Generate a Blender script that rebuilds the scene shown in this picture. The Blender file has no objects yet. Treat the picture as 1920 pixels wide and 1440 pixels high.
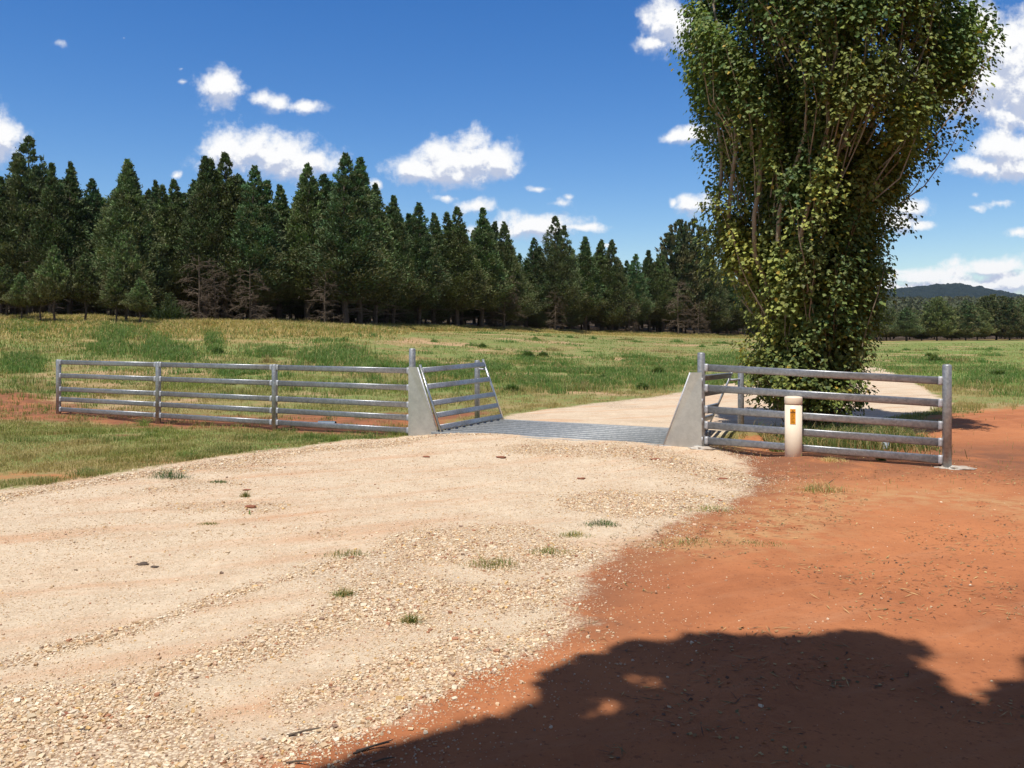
import bpy, math, random
import numpy as np
from mathutils import Vector
random.seed(7); rng = np.random.default_rng(7)
scn = bpy.context.scene
COL = scn.collection

# ------------------------------------------------------------------ camera
CAM_H = 1.6; F = 1600.0; HY = 620.0
cam_d = bpy.data.cameras.new("camera"); cam = bpy.data.objects.new("camera", cam_d); COL.objects.link(cam)
cam.location = (0, 0, CAM_H); cam.rotation_euler = (math.radians(90), 0, 0)
cam_d.sensor_width = 36; cam_d.lens = 30.0; cam_d.shift_y = -100/1920
cam_d.clip_start = 0.05; cam_d.clip_end = 20000
scn.camera = cam

# ------------------------------------------------------------------ light
SUN_EL = math.radians(68); AZ = math.radians(27)      # shadows run away from the camera, 27 deg to the right
SH = np.array([math.sin(AZ), math.cos(AZ)])           # ground direction of shadows
sun_d = bpy.data.lights.new("sun", 'SUN'); sun = bpy.data.objects.new("sun", sun_d); COL.objects.link(sun)
sun_d.energy = 5.0; sun_d.angle = math.radians(0.53); sun_d.color = (1.0, 0.955, 0.88)
to_sun = Vector((-SH[0]*math.cos(SUN_EL), -SH[1]*math.cos(SUN_EL), math.sin(SUN_EL)))
sun.rotation_euler = to_sun.to_track_quat('Z', 'Y').to_euler()
sun.location = (0, 0, 30)

scn.view_settings.view_transform = 'Standard'; scn.view_settings.look = 'None'
scn.view_settings.exposure = 0.10; scn.view_settings.gamma = 1.0
scn.render.engine = 'CYCLES'

# ------------------------------------------------------------------ node helper
class NT:
    def __init__(s, tree): s.t = tree; s.n = tree.nodes; s.l = tree.links
    def node(s, typ, **kw):
        n = s.n.new(typ)
        for k, v in kw.items(): setattr(n, k, v)
        return n
    def put(s, sock, v):
        if isinstance(v, bpy.types.NodeSocket): s.l.new(v, sock)
        elif v is not None:
            if isinstance(v, (tuple, list)) and len(v) == 3 and sock.type == 'RGBA': v = (*v, 1)
            sock.default_value = v
    def math(s, op, a, b=None, c=None, clamp=False):
        n = s.node('ShaderNodeMath', operation=op, use_clamp=clamp)
        s.put(n.inputs[0], a)
        if b is not None: s.put(n.inputs[1], b)
        if c is not None: s.put(n.inputs[2], c)
        return n.outputs[0]
    def vmath(s, op, a, b=None):
        n = s.node('ShaderNodeVectorMath', operation=op); s.put(n.inputs[0], a)
        if b is not None: s.put(n.inputs[1], b)
        return n.outputs['Value'] if op in ('LENGTH', 'DOT_PRODUCT') else n.outputs[0]
    def smooth(s, v, a, b, lo=0.0, hi=1.0):
        n = s.node('ShaderNodeMapRange', interpolation_type='SMOOTHSTEP'); s.put(n.inputs[0], v)
        n.inputs[1].default_value = a; n.inputs[2].default_value = b
        n.inputs[3].default_value = lo; n.inputs[4].default_value = hi
        return n.outputs[0]
    def mix(s, f, a, b, mode='MIX'):
        n = s.node('ShaderNodeMix', data_type='RGBA', blend_type=mode)
        s.put(n.inputs[0], f); s.put(n.inputs[6], a); s.put(n.inputs[7], b)
        return n.outputs[2]
    def noise(s, vec, scale, detail=4, rough=0.55, dist=0.0, color=False):
        n = s.node('ShaderNodeTexNoise'); s.put(n.inputs['Vector'], vec)
        n.inputs['Scale'].default_value = scale; n.inputs['Detail'].default_value = detail
        n.inputs['Roughness'].default_value = rough; n.inputs['Distortion'].default_value = dist
        return n.outputs['Color'] if color else n.outputs[0]
    def attr(s, name, color=False):
        n = s.node('ShaderNodeAttribute', attribute_name=name)
        return n.outputs['Color'] if color else n.outputs['Fac']
    def bump(s, h, strength, dist, normal=None):
        n = s.node('ShaderNodeBump'); s.put(n.inputs['Height'], h)
        n.inputs['Strength'].default_value = strength; n.inputs['Distance'].default_value = dist
        if normal is not None: s.put(n.inputs['Normal'], normal)
        return n.outputs[0]

# ------------------------------------------------------------------ world: sky and clouds
world = bpy.data.worlds.new("World"); scn.world = world; world.use_nodes = True
W = NT(world.node_tree); W.n.clear()
sky = W.node('ShaderNodeTexSky', sky_type='NISHITA'); sky.sun_disc = False
sky.sun_elevation = SUN_EL; sky.sun_rotation = math.atan2(to_sun.x, to_sun.y)
sky.altitude = 1200; sky.air_density = 1.25; sky.dust_density = 0.15; sky.ozone_density = 4.0
# puffs measured as directions (u = x/y, v = z/y): centre, half sizes, strength
PUFFS = [(0,255,30,36,1),(-20,270,50,40,1),(118,78,26,12,.34),(230,73,8,4,.25),(412,165,40,28,1),(345,155,24,9,.34),(338,130,9,6,.25),
 (490,183,32,12,.75),(520,190,30,18,.8),(570,198,38,13,.8),
 (420,285,45,34,1),(470,280,55,38,1.05),(530,290,52,36,1.05),(585,305,42,24,1),(385,302,28,16,.8),(330,328,16,8,.5),
 (785,315,46,26,1),(835,305,52,36,1.05),(888,293,38,36,1.1),(930,302,36,28,1),(850,325,70,19,1),(705,342,13,11,.6),
 (845,370,38,10,.5),(890,388,33,16,.85),(1010,352,36,9,.32),(1050,380,34,13,.48),(1068,368,18,9,.4),
 (1000,424,75,21,1),(1085,424,48,9,.8),(905,432,34,10,.8),(1150,456,18,6,.6),
 (1245,40,30,40,1.05),(1268,62,38,36,1.05),(1218,80,28,16,.9),(1262,252,26,12,.9),(1300,255,40,16,1),
 (1300,385,30,17,1),(1262,385,10,12,.7),
 (1830,62,52,40,1.25),(1885,100,75,50,1.3),(1925,155,95,62,1.3),(1850,150,66,48,1.3),(1790,175,55,34,1.1),(1720,150,50,60,.9),
 (1890,218,60,18,.95),(1895,282,46,30,1.15),(1852,312,42,17,1.05),(1915,308,55,22,1.15),
 (1712,390,28,16,.95),(1684,418,34,16,.95),(1722,426,26,9,.8),(1868,380,42,12,.48),(1830,362,15,9,.42),(1832,386,18,10,.6),(1912,440,20,9,.8),
 (1740,516,90,15,1),(1865,500,80,15,1),(1700,540,110,15,1),(1810,534,120,17,1),(1910,528,90,20,1),(1600,530,90,18,.9),(1680,505,70,8,.6),
 (2060,120,110,70,1.1),(2100,330,90,40,1),(-190,180,100,45,1),(-330,360,110,45,1),(2150,480,140,30,1),(2300,200,120,60,1)]
grp = bpy.data.node_groups.new("cloud_field", 'ShaderNodeTree')
grp.interface.new_socket(name="P", in_out='INPUT', socket_type='NodeSocketVector')
grp.interface.new_socket(name="F", in_out='OUTPUT', socket_type='NodeSocketFloat')
G = NT(grp); gi = G.node('NodeGroupInput'); go = G.node('NodeGroupOutput')
acc = None
for (px, py, rx, ry, w) in PUFFS:
    d = G.vmath('SUBTRACT', gi.outputs[0], ((px-960)/F, (HY-py)/F, 0))
    d = G.vmath('MULTIPLY', d, (F/(rx*1.44), F/(ry*1.44), 0))
    d = G.vmath('LENGTH', d)
    f = G.math('SUBTRACT', w, d)
    acc = f if acc is None else G.math('SMOOTH_MAX', acc, f, 0.12)
G.l.new(acc, go.inputs[0])
tc = W.node('ShaderNodeTexCoord'); sep = W.node('ShaderNodeSeparateXYZ'); W.l.new(tc.outputs['Generated'], sep.inputs[0])
yy = W.math('MAXIMUM', sep.outputs[1], 0.08)
cmb = W.node('ShaderNodeCombineXYZ'); W.l.new(W.math('DIVIDE', sep.outputs[0], yy), cmb.inputs[0]); W.l.new(W.math('DIVIDE', sep.outputs[2], yy), cmb.inputs[1])
P = cmb.outputs[0]
def cloud_val(P, off):
    Q = W.vmath('ADD', P, (0, off, 0)) if off else P
    wn = W.noise(Q, 16, 3, 0.5, color=True); wn = W.vmath('SUBTRACT', wn, (.5, .5, .5)); wn = W.vmath('MULTIPLY', wn, (.030, .020, 0))
    Q2 = W.vmath('ADD', Q, wn)
    g = W.node('ShaderNodeGroup'); g.node_tree = grp; W.l.new(Q2, g.inputs[0])
    n = W.noise(Q, 34, 9, 0.62)
    n = W.math('SUBTRACT', n, 0.5)
    return W.math('MULTIPLY_ADD', n, 2.0, g.outputs[0])
c0 = cloud_val(P, 0); c1 = cloud_val(P, 0.012)
dens = W.smooth(c0, -0.12, 0.68)
dens = W.math('MULTIPLY', dens, W.smooth(sep.outputs[1], 0.05, 0.2))
lit = W.math('SUBTRACT', c0, c1)
shade = W.smooth(W.math('ADD', W.math('MULTIPLY', lit, 1.0), W.math('MULTIPLY', c0, -0.10)), -0.36, 0.12)
ccol = W.mix(shade, (0.52, 0.58, 0.74), (1.0, 1.0, 1.0))
hs = W.node('ShaderNodeHueSaturation'); hs.inputs['Saturation'].default_value = 1.34; hs.inputs['Value'].default_value = .95; hs.inputs['Hue'].default_value = .511; W.l.new(sky.outputs[0], hs.inputs['Color'])
bg1 = W.node('ShaderNodeBackground'); W.l.new(hs.outputs[0], bg1.inputs[0]); bg1.inputs[1].default_value = 0.125
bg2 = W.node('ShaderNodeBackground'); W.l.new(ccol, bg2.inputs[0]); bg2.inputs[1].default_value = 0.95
# unseen cloud cover added overhead and behind the viewer as neutral fill light
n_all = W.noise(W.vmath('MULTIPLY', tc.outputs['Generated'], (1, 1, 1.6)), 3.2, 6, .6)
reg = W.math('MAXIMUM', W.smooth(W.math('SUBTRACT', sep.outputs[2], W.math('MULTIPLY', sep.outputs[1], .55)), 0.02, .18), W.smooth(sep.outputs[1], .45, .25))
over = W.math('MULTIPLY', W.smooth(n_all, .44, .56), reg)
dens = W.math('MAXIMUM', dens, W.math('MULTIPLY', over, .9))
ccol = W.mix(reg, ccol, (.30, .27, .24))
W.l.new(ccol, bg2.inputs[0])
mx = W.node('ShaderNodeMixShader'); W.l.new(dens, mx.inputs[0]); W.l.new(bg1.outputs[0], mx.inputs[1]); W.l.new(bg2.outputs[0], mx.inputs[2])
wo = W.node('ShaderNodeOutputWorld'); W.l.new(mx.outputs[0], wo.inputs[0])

# ------------------------------------------------------------------ object helpers
def tag(o, label=None, cat=None, group=None, kind=None):
    if label: o['label'] = label
    if cat: o['category'] = cat
    if group: o['group'] = group
    if kind: o['kind'] = kind
    return o
def empty(name, loc, rz=0, parent=None):
    o = bpy.data.objects.new(name, None); COL.objects.link(o); o.location = loc; o.rotation_euler = (0, 0, rz)
    o.empty_display_size = .2
    if parent: o.parent = parent
    return o
def mesh_arr(name, V, Fc, mats, col=None, fmat=None, smooth=False, attrs=None):
    """V (n,3); Fc list of (m,k) int arrays"""
    me = bpy.data.meshes.new(name)
    if not isinstance(Fc, list): Fc = [Fc]
    Fc = [np.asarray(f, dtype=np.int32) for f in Fc if len(f)]
    V = np.asarray(V, dtype=np.float32)
    loops = np.concatenate([f.ravel() for f in Fc]); tot = np.concatenate([np.full(len(f), f.shape[1], np.int32) for f in Fc])
    start = np.concatenate([[0], np.cumsum(tot)[:-1]]).astype(np.int32)
    me.vertices.add(len(V)); me.vertices.foreach_set('co', V.ravel())
    me.loops.add(len(loops)); me.loops.foreach_set('vertex_index', loops)
    me.polygons.add(len(tot)); me.polygons.foreach_set('loop_start', start); me.polygons.foreach_set('loop_total', tot)
    if fmat is not None: me.polygons.foreach_set('material_index', np.asarray(fmat, dtype=np.int32))
    me.polygons.foreach_set('use_smooth', np.full(len(tot), smooth))
    for m in (mats if isinstance(mats, list) else [mats]): me.materials.append(m)
    if col is not None:
        c = np.ones((len(V), 4), np.float32); c[:, :3] = col
        a = me.color_attributes.new('Col', 'FLOAT_COLOR', 'POINT'); a.data.foreach_set('color', c.ravel())
    for k, v in (attrs or {}).items():
        a = me.attributes.new(k, 'FLOAT', 'POINT'); a.data.foreach_set('value', np.asarray(v, np.float32))
    me.update(calc_edges=True)
    return me
def obj(name, me, parent=None, loc=(0, 0, 0)):
    o = bpy.data.objects.new(name, me); COL.objects.link(o); o.location = loc
    if parent: o.parent = parent
    return o
class MB:
    """collects simple solids into one mesh"""
    def __init__(s): s.v = []; s.f = {}; s.m = []; s.fl = []; s.n = 0
    def add(s, V, faces, mi=0):
        V = np.asarray(V, float)
        for f in faces: s.fl.append(([i+s.n for i in f], mi))
        s.v.append(V); s.n += len(V)
    def tube(s, pts, rad, n=8, cap=True, mi=0):
        pts = np.asarray(pts, float); rad = np.broadcast_to(np.asarray(rad, float), (len(pts),))
        T = np.gradient(pts, axis=0); T /= np.linalg.norm(T, axis=1)[:, None]+1e-9
        up = np.array([0, 0, 1.]) if abs(T[0][2]) < .9 else np.array([1., 0, 0])
        V = []
        for p, t, r in zip(pts, T, rad):
            a = np.cross(up, t); a /= np.linalg.norm(a)+1e-9; b = np.cross(t, a); 
            for k in range(n):
                q = 2*math.pi*k/n; V.append(p + r*(math.cos(q)*a + math.sin(q)*b))
        F_ = []
        for i in range(len(pts)-1):
            for k in range(n): F_.append((i*n+k, i*n+(k+1) % n, (i+1)*n+(k+1) % n, (i+1)*n+k))
        if cap: F_.append(tuple(reversed(range(n)))); F_.append(tuple((len(pts)-1)*n+k for k in range(n)))
        s.add(V, F_, mi)
    def section(s, p0, p1, prof, up, mi=0, cap=True):
        """extrude a 2-D profile [(side, up)] from p0 to p1"""
        p0 = np.asarray(p0, float); p1 = np.asarray(p1, float); d = p1-p0; d /= np.linalg.norm(d)
        up = np.asarray(up, float); a = np.cross(d, up); a /= np.linalg.norm(a); b = np.cross(a, d)
        n = len(prof)
        V = [p0+x*a+y*b for x, y in prof]+[p1+x*a+y*b for x, y in prof]
        F_ = [(k, (k+1) % n, n+(k+1) % n, n+k) for k in range(n)]
        if cap: F_ += [tuple(reversed(range(n))), tuple(range(n, 2*n))]
        s.add(V, F_, mi)
    def build(s, name, mats, parent=None, smooth=False, loc=(0, 0, 0), col=None):
        V = np.concatenate(s.v); me = bpy.data.meshes.new(name)
        me.from_pydata([tuple(v) for v in V], [], [f for f, _ in s.fl])
        for m in (mats if isinstance(mats, list) else [mats]): me.materials.append(m)
        me.polygons.foreach_set('material_index', [m for _, m in s.fl])
        if smooth:
            me.polygons.foreach_set('use_smooth', [len(f) <= 4 for f, _ in s.fl])
        me.update(); return obj(name, me, parent, loc)

# ------------------------------------------------------------------ numpy noise
_perm = rng.permutation(512)
_val = rng.random(512)
def vnoise(x, y):
    x = np.asarray(x, float); y = np.asarray(y, float)
    xi = np.floor(x).astype(int); yi = np.floor(y).astype(int); fx = x-xi; fy = y-yi
    fx = fx*fx*(3-2*fx); fy = fy*fy*(3-2*fy)
    h = lambda i, j: _val[_perm[(_perm[i & 255]+j) & 255]]
    return (h(xi, yi)*(1-fx)+h(xi+1, yi)*fx)*(1-fy)+(h(xi, yi+1)*(1-fx)+h(xi+1, yi+1)*fx)*fy
def fbm(x, y, o=4):
    t = 0; a = .5; s = 0
    for k in range(o): t = t+a*vnoise(x*2**k+17*k, y*2**k+31*k); s += a; a *= .5
    return t/s
def sstep(x, a, b):
    t = np.clip((x-a)/(b-a), 0, 1); return t*t*(3-2*t)

# ------------------------------------------------------------------ geography
def gp(px, py, z=0.0):
    Y = F*(CAM_H-z)/(py-HY); return ((px-960)/F*Y, Y)
A = np.array([-1.072, 12.71]); B = np.array([2.03, 11.21]); C = np.array([-.154, 14.46]); D = np.array([2.95, 12.90])
GD = (B-A)/np.linalg.norm(B-A); GP = np.array([-GD[1], GD[0]]); GC = (A+B+C+D)/4
GRID_Z = 0.10
_s = np.array([-3, -.6, -.41, -.19, -.1, 0, .09, .275, .43, .6, 3])
_ye = np.array([62, 62, 64, 68, 82, 95, 112, 125, 170, 185, 185.])
_ze = np.array([2.4, 2.4, 2.0, 1.66, 1.52, 1.5, 1.2, .5, -.45, -.3, -.3])
def yedge(s): return np.interp(s, _s, _ye)
def gz(x, y, pit=True):
    x = np.asarray(x, float); y = np.asarray(y, float)
    yc = np.maximum(y, 1.0); s = np.clip(x/yc, -2.9, 2.9); s = np.where(y < 1, np.clip(x, -2.9, 2.9), s)
    ye = yedge(s); ze = np.interp(s, _s, _ze)
    t = np.clip((y-19)/(ye-19), 0, 1); z = ze*t*t*(3-2*t)
    z = z + np.clip(y-ye, 0, 180)*0.04*(1-sstep(s, .24, .36))*(y > ye)
    far = sstep(y, 240, 900)*26*sstep(s, .25, .4); z = z+far
    z = z + (fbm(x*.25, y*.25, 3)-.5)*.10*sstep(y, 14, 24) + (fbm(x*.05, y*.05, 2)-.5)*.5*sstep(y, 30, 60)*(s < .35)
    a = (x-GC[0])*GD[0]+(y-GC[1])*GD[1]-.3; b = (x-GC[0])*GP[0]+(y-GC[1])*GP[1]
    z = z + .092*np.exp(-(a/2.3)**8)*np.exp(-(b/2.3)**4)
    z = z + .06*np.exp(-((x-4.3)/1.6)**2-((y-10.2)/1.0)**2)*(a > 1.8)*0.7
    z = z - .07*np.exp(-((x+6.3)/1.6)**2-((y-15.2)/1.4)**2) - .03*np.exp(-((x+3.9)/1.2)**2-((y-14.1)/1.2)**2)
    z = z + .16*np.exp(-((x+11.6)/.9)**2-((y-19.5)/1.6)**2)          # heap of red earth at the left
    z = z + .05*np.exp(-((x-3.42)/.30)**2-((y-10.30)/.22)**2)        # earth heaped round the marker post
    z = z + (fbm(x*1.3, y*1.3, 3)-.5)*.05*sstep(y, 2, 4)*(1-sstep(y, 30, 60))
    dg = np.abs(b-0.0); z = np.where((a > -3.2) & (a < 2.6) & (dg < 1.8), z, z)
    if pit:
        w = (B+D-A-C)/2; 
        inside = sstep(a+.3, -1.70, -1.62)*(1-sstep(a+.3, 1.64, 1.72))*sstep(b, -.86, -.80)*(1-sstep(b, .80, .86))
        z = z*(1-inside) + (-.42)*inside
        # open drain under the wings on either side
        dr = np.exp(-((a+.3-2.6)/.75)**4)*np.exp(-((b-.35)/.55)**4) + np.exp(-((a+.3+3.0)/.8)**4)*np.exp(-((b-.75)/.45)**4)
        z = z - .16*dr
    return z
def sdf_poly(x, y, poly):
    """signed distance, positive inside"""
    x = np.asarray(x, float); y = np.asarray(y, float); d = np.full(x.shape, 1e9); ins = np.zeros(x.shape, bool)
    n = len(poly)
    for i in range(n):
        x0, y0 = poly[i]; x1, y1 = poly[(i+1) % n]; ex, ey = x1-x0, y1-y0
        t = np.clip(((x-x0)*ex+(y-y0)*ey)/(ex*ex+ey*ey+1e-12), 0, 1)
        d = np.minimum(d, (x-x0-t*ex)**2+(y-y0-t*ey)**2)
        c = ((y0 > y) != (y1 > y)); xx = x0+(y-y0)*ex/(ey if abs(ey) > 1e-9 else 1e-9)
        ins ^= c & (x < xx)
    d = np.sqrt(d); return np.where(ins, d, -d)
ROAD1 = [gp(*p) for p in [(-900,1010),(-300,950),(0,920),(60,914),(180,895),(260,880),(400,856),(560,838),(640,826),(740,820),(800,816),(829,812),(1249,839),(1330,848),(1395,868),(1412,900),(1395,930),(1330,960),(1240,990),(1150,1040),(1105,1080),(1070,1135),(1095,1165),(960,1235),(880,1275),(760,1345),(600,1405),(430,1450),(150,1560)]]+[(-3.2,1.2),(-14,-4),(-30,-2),(-30,8)]
def gq(px, py): return gp(px, py, .03)
ROAD2 = [tuple(A+.02*GP-.2*GD), tuple(C-.25*GD)] + [gq(*p) for p in [(962,773),(1050,762),(1150,749),(1250,737),(1320,724),(1400,713),(1500,700),(1600,688),(1625,684),(1648,684),(1665,692),(1700,708),(1748,735),(1785,756),(1720,775),(1620,786),(1560,790),(1450,803)]]+[tuple(D+.25*GD), tuple(B+.2*GD)]
RED = [gp(*p) for p in [(1250,870),(1280,850)]]+[gp(*p) for p in [(1330,845),(1440,800),(1520,812),(1600,800),(1700,790),(1780,772),(1920,762),(2300,760),(3000,800)]]+[(14,-6),(-3.4,-6),(-3.3,1.2)]+[gp(*p) for p in [(-700,1560),(-50,1400),(250,1300),(550,1170),(650,1060),(860,960),(1080,890)]]
RED2 = [gp(*p) for p in [(-300,800),(0,793),(110,792),(210,797),(300,803),(520,812),(640,820),(760,824),(800,812),(830,806),(880,792),(945,782),(990,770),(900,768),(700,772),(500,775),(330,770),(200,762),(110,748),(60,735),(0,728),(-300,735)]]
SPOTS = [(60,893,.7),(230,905,.4),(340,864,.45),(560,832,.4),(250,816,.5),(100,812,.6),(20,850,.4),(420,835,.3),(650,795,.4)]
LOOSE = [([(0,1245),(250,1178),(440,1112),(560,1078),(700,1040)], .10),
         ([(430,1445),(600,1378),(760,1325),(900,1262),(1000,1205),(1090,1150)], .20),
         ([(780,1010),(880,1040),(960,1060),(1050,1050)], .30), ([(700,1130),(850,1110),(960,1120),(1060,1100)], .34),
         ([(250,1300),(400,1240),(520,1200),(640,1150)], .22), ([(0,1340),(150,1330),(250,1400)], .40), ([(0,1410),(300,1440)], .38), ([(560,1310),(760,1250),(900,1190)], .16),
         ([(0,935),(200,900),(400,868),(600,842),(800,826),(1000,826),(1200,842)], .20), ([(1000,850),(1200,860),(1380,900)], .45), ([(1150,940),(1300,945)], .6),
         ([(1000,768),(1150,752),(1300,732)], .3)]
LOOSE = [([gp(*q) for q in l], w) for l, w in LOOSE]
def polydist(x, y, pts):
    d = np.full(np.shape(x), 1e9)
    for (x0, y0), (x1, y1) in zip(pts[:-1], pts[1:]):
        ex, ey = x1-x0, y1-y0; t = np.clip(((x-x0)*ex+(y-y0)*ey)/(ex*ex+ey*ey), 0, 1)
        d = np.minimum(d, np.hypot(x-x0-t*ex, y-y0-t*ey))
    return d
def loose_val(x, y):
    L = np.zeros(np.shape(x))
    for l, w in LOOSE:
        L = np.maximum(L, 1.1*np.exp(-(polydist(x, y, l)/(w*.82))**2))
    L = L + .6*sstep(fbm(x*.9+5, y*.9, 3), .52, .75)
    return np.clip(L, 0, 1)
def road_val(x, y): return np.maximum(sdf_poly(x, y, ROAD1), sdf_poly(x, y, ROAD2))
def red_val(x, y):
    v = np.maximum(sdf_poly(x, y, RED), sdf_poly(x, y, RED2))
    v = np.where((np.asarray(x) < 1.2), v-.28, v)
    for a, b, q in SPOTS:
        cx, cy = gp(a, b); v = np.maximum(v, q-.42-np.hypot((x-cx)*.6, (y-cy)*1.3))
    return v

def dist_axis(lo, hi, c0, c1, step, g=1.07):
    a = list(np.arange(c0, c1, step)); s = step; v = c1
    while v < hi: a.append(v); s *= g; v += s
    a.append(hi); s = step; v = c0-step; b = []
    while v > lo: b.append(v); s *= g; v -= s
    b.append(lo); return np.array(b[::-1]+a)
xs = dist_axis(-3800, 3800, -10, 10, .055, 1.055); ys = dist_axis(-60, 3900, 2.4, 16, .05, 1.045)
XX, YY = np.meshgrid(xs, ys); ZZ = gz(XX, YY)
V = np.stack([XX.ravel(), YY.ravel(), ZZ.ravel()], 1)
nx, ny = len(xs), len(ys); idx = np.arange(nx*ny).reshape(ny, nx)
Fq = np.stack([idx[:-1, :-1].ravel(), idx[:-1, 1:].ravel(), idx[1:, 1:].ravel(), idx[1:, :-1].ravel()], 1)
x_, y_ = V[:, 0], V[:, 1]
a_road = np.clip(road_val(x_, y_), -3, 3); a_red = np.clip(red_val(x_, y_), -4, 4)
a_loose = loose_val(x_, y_)
s_ = x_/np.maximum(y_, 1); a_dry = (s_ < .62)*sstep(y_, yedge(s_)-12-14*(s_ < -.12), yedge(s_)-4)*(y_ > 30)
print('ground verts', len(V))

# ground material
def ground_mat():
    m = bpy.data.materials.new("ground_soil"); m.use_nodes = True; N = NT(m.node_tree); N.n.clear()
    tc = N.node('ShaderNodeTexCoord'); O = tc.outputs['Object']
    n1 = N.noise(O, .35, 5, .6); n2 = N.noise(O, 2.2, 6, .65); n3 = N.noise(O, 14, 6, .7); n4 = N.noise(O, 70, 4, .7); n5 = N.noise(O, 260, 3, .7)
    ang = math.radians(24); cx_ = N.node('ShaderNodeCombineXYZ')
    N.l.new(N.math('MULTIPLY', N.vmath('DOT_PRODUCT', O, (math.cos(ang), math.sin(ang), 0)), .40), cx_.inputs[0]); N.l.new(N.math('MULTIPLY', N.vmath('DOT_PRODUCT', O, (-math.sin(ang), math.cos(ang), 0)), 2.3), cx_.inputs[1])
    mp = cx_
    st = N.noise(mp.outputs[0], .9, 6, .62)
    vor = N.node('ShaderNodeTexVoronoi'); N.l.new(O, vor.inputs['Vector']); vor.inputs['Scale'].default_value = 62; vor.inputs['Randomness'].default_value = 1
    vcol = N.node('ShaderNodeSeparateColor'); N.l.new(vor.outputs['Color'], vcol.inputs[0])
    # red earth
    red = N.mix(N.smooth(n2, .3, .7), (.31, .112, .048), (.43, .160, .068))
    red = N.mix(N.smooth(n1, .35, .7), red, (.50, .195, .080))
    red = N.mix(N.math('MULTIPLY', N.smooth(n3, .5, .8), .45), red, (.22, .07, .035))
    red = N.mix(N.math('MULTIPLY', N.smooth(n5, .60, .78), .5), red, (.55, .27, .15))
    red = N.mix(N.math('MULTIPLY', N.smooth(N.noise(mp.outputs[0], 1.7, 7, .7), .5, .72), .3), red, (.50, .27, .15))
    red = N.mix(N.math('MULTIPLY', N.smooth(N.noise(O, 34, 3, .6), .60, .68), .55), red, (.15, .06, .035))
    red = N.mix(N.math('MULTIPLY', N.attr('brown'), N.smooth(n2, .25, .6)), red, (.20, .088, .048))
    red = N.mix(N.math('MULTIPLY', N.attr('dust'), N.smooth(N.noise(O, 5, 6, .7), .38, .62)), red, (.46, .25, .115))
    # packed pale gravel
    grav = N.mix(N.smooth(n3, .3, .7), (.56, .44, .305), (.68, .55, .40))
    grav = N.mix(N.math('MULTIPLY', N.smooth(st, .46, .72), .72), grav, (.54, .285, .15))
    grav = N.mix(N.math('MULTIPLY', N.smooth(n2, .50, .75), .35), grav, (.56, .34, .20))
    grav = N.mix(N.math('MULTIPLY', N.smooth(n4, .55, .8), .5), grav, (.34, .24, .16))
    peb = N.mix(vcol.outputs[0], (.56, .43, .29), (.84, .71, .53))
    peb = N.mix(N.smooth(vor.outputs['Distance'], .35, .7), peb, (.33, .22, .14))
    lo = N.attr('loose')
    lof = N.smooth(N.math('ADD', lo, N.math('MULTIPLY', N.math('SUBTRACT', n3, .5), 1.2)), .25, .75)
    vf = N.node('ShaderNodeTexVoronoi'); N.l.new(O, vf.inputs['Vector']); vf.inputs['Scale'].default_value = 120
    vfc = N.node('ShaderNodeSeparateColor'); N.l.new(vf.outputs['Color'], vfc.inputs[0])
    grav = N.mix(N.math('MULTIPLY', N.smooth(n2, .3, .6), .55), grav, N.mix(N.smooth(vfc.outputs[1], .15, .6), (.36, .27, .18), grav))
    grav = N.mix(N.math('MULTIPLY', lof, .85), grav, peb)
    # pasture
    gr = N.mix(N.smooth(n2, .35, .65), (.22, .21, .075), (.15, .22, .055))
    gr = N.mix(N.smooth(n1, .47, .64), gr, (.30, .22, .095))
    gr = N.mix(N.math('MULTIPLY', N.smooth(n3, .50, .70), .6), gr, (.36, .24, .13))
    gr = N.mix(N.math('MULTIPLY', N.attr('lush'), .75), gr, N.mix(n3, (.10, .20, .035), (.22, .26, .07)))
    gr = N.mix(N.math('MULTIPLY', N.smooth(N.noise(O, .13, 6, .7), .52, .62), .85), gr, (.46, .29, .165))
    gr = N.mix(N.math('MULTIPLY', N.smooth(n4, .5, .7), .4), gr, (.07, .09, .03))
    dry = N.mix(n3, (.36, .25, .085), (.46, .34, .13))
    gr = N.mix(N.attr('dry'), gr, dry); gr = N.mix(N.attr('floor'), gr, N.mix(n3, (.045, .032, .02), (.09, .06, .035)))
    # zones
    e = N.math('ADD', N.math('MULTIPLY', N.math('SUBTRACT', n2, .5), .9), N.math('MULTIPLY', N.math('SUBTRACT', n3, .5), .7))
    e = N.math('ADD', e, N.math('MULTIPLY', N.math('SUBTRACT', n4, .5), .35))
    fr = N.smooth(N.math('ADD', N.attr('red'), N.math('MULTIPLY', e, 2.0)), -.3, .45)
    col = N.mix(fr, gr, red)
    bare = N.smooth(N.math('ADD', n2, N.math('MULTIPLY', n3, .5)), .86, .98)
    near = N.attr('near')
    col = N.mix(N.math('MULTIPLY', N.math('MULTIPLY', bare, near), N.math('SUBTRACT', 1.0, fr)), col, (.34, .13, .06))
    fg = N.smooth(N.math('ADD', N.attr('road'), N.math('MULTIPLY', e, .55)), -.09, .10)
    col = N.mix(fg, col, grav)
    h = N.math('ADD', N.math('MULTIPLY', n3, .6), N.math('MULTIPLY', n4, .35)); h = N.math('ADD', h, N.math('MULTIPLY', n5, .10))
    hp = N.math('MULTIPLY', N.math('SUBTRACT', 1.0, vor.outputs['Distance']), N.math('MULTIPLY', N.math('MULTIPLY', lof, fg), .45))
    h = N.math('ADD', h, hp)
    bs = N.node('ShaderNodeBsdfPrincipled'); N.put(bs.inputs['Base Color'], col); bs.inputs['Roughness'].default_value = .95
    bs.inputs['Specular IOR Level'].default_value = .15
    N.l.new(N.bump(h, .55, .035), bs.inputs['Normal'])
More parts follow.
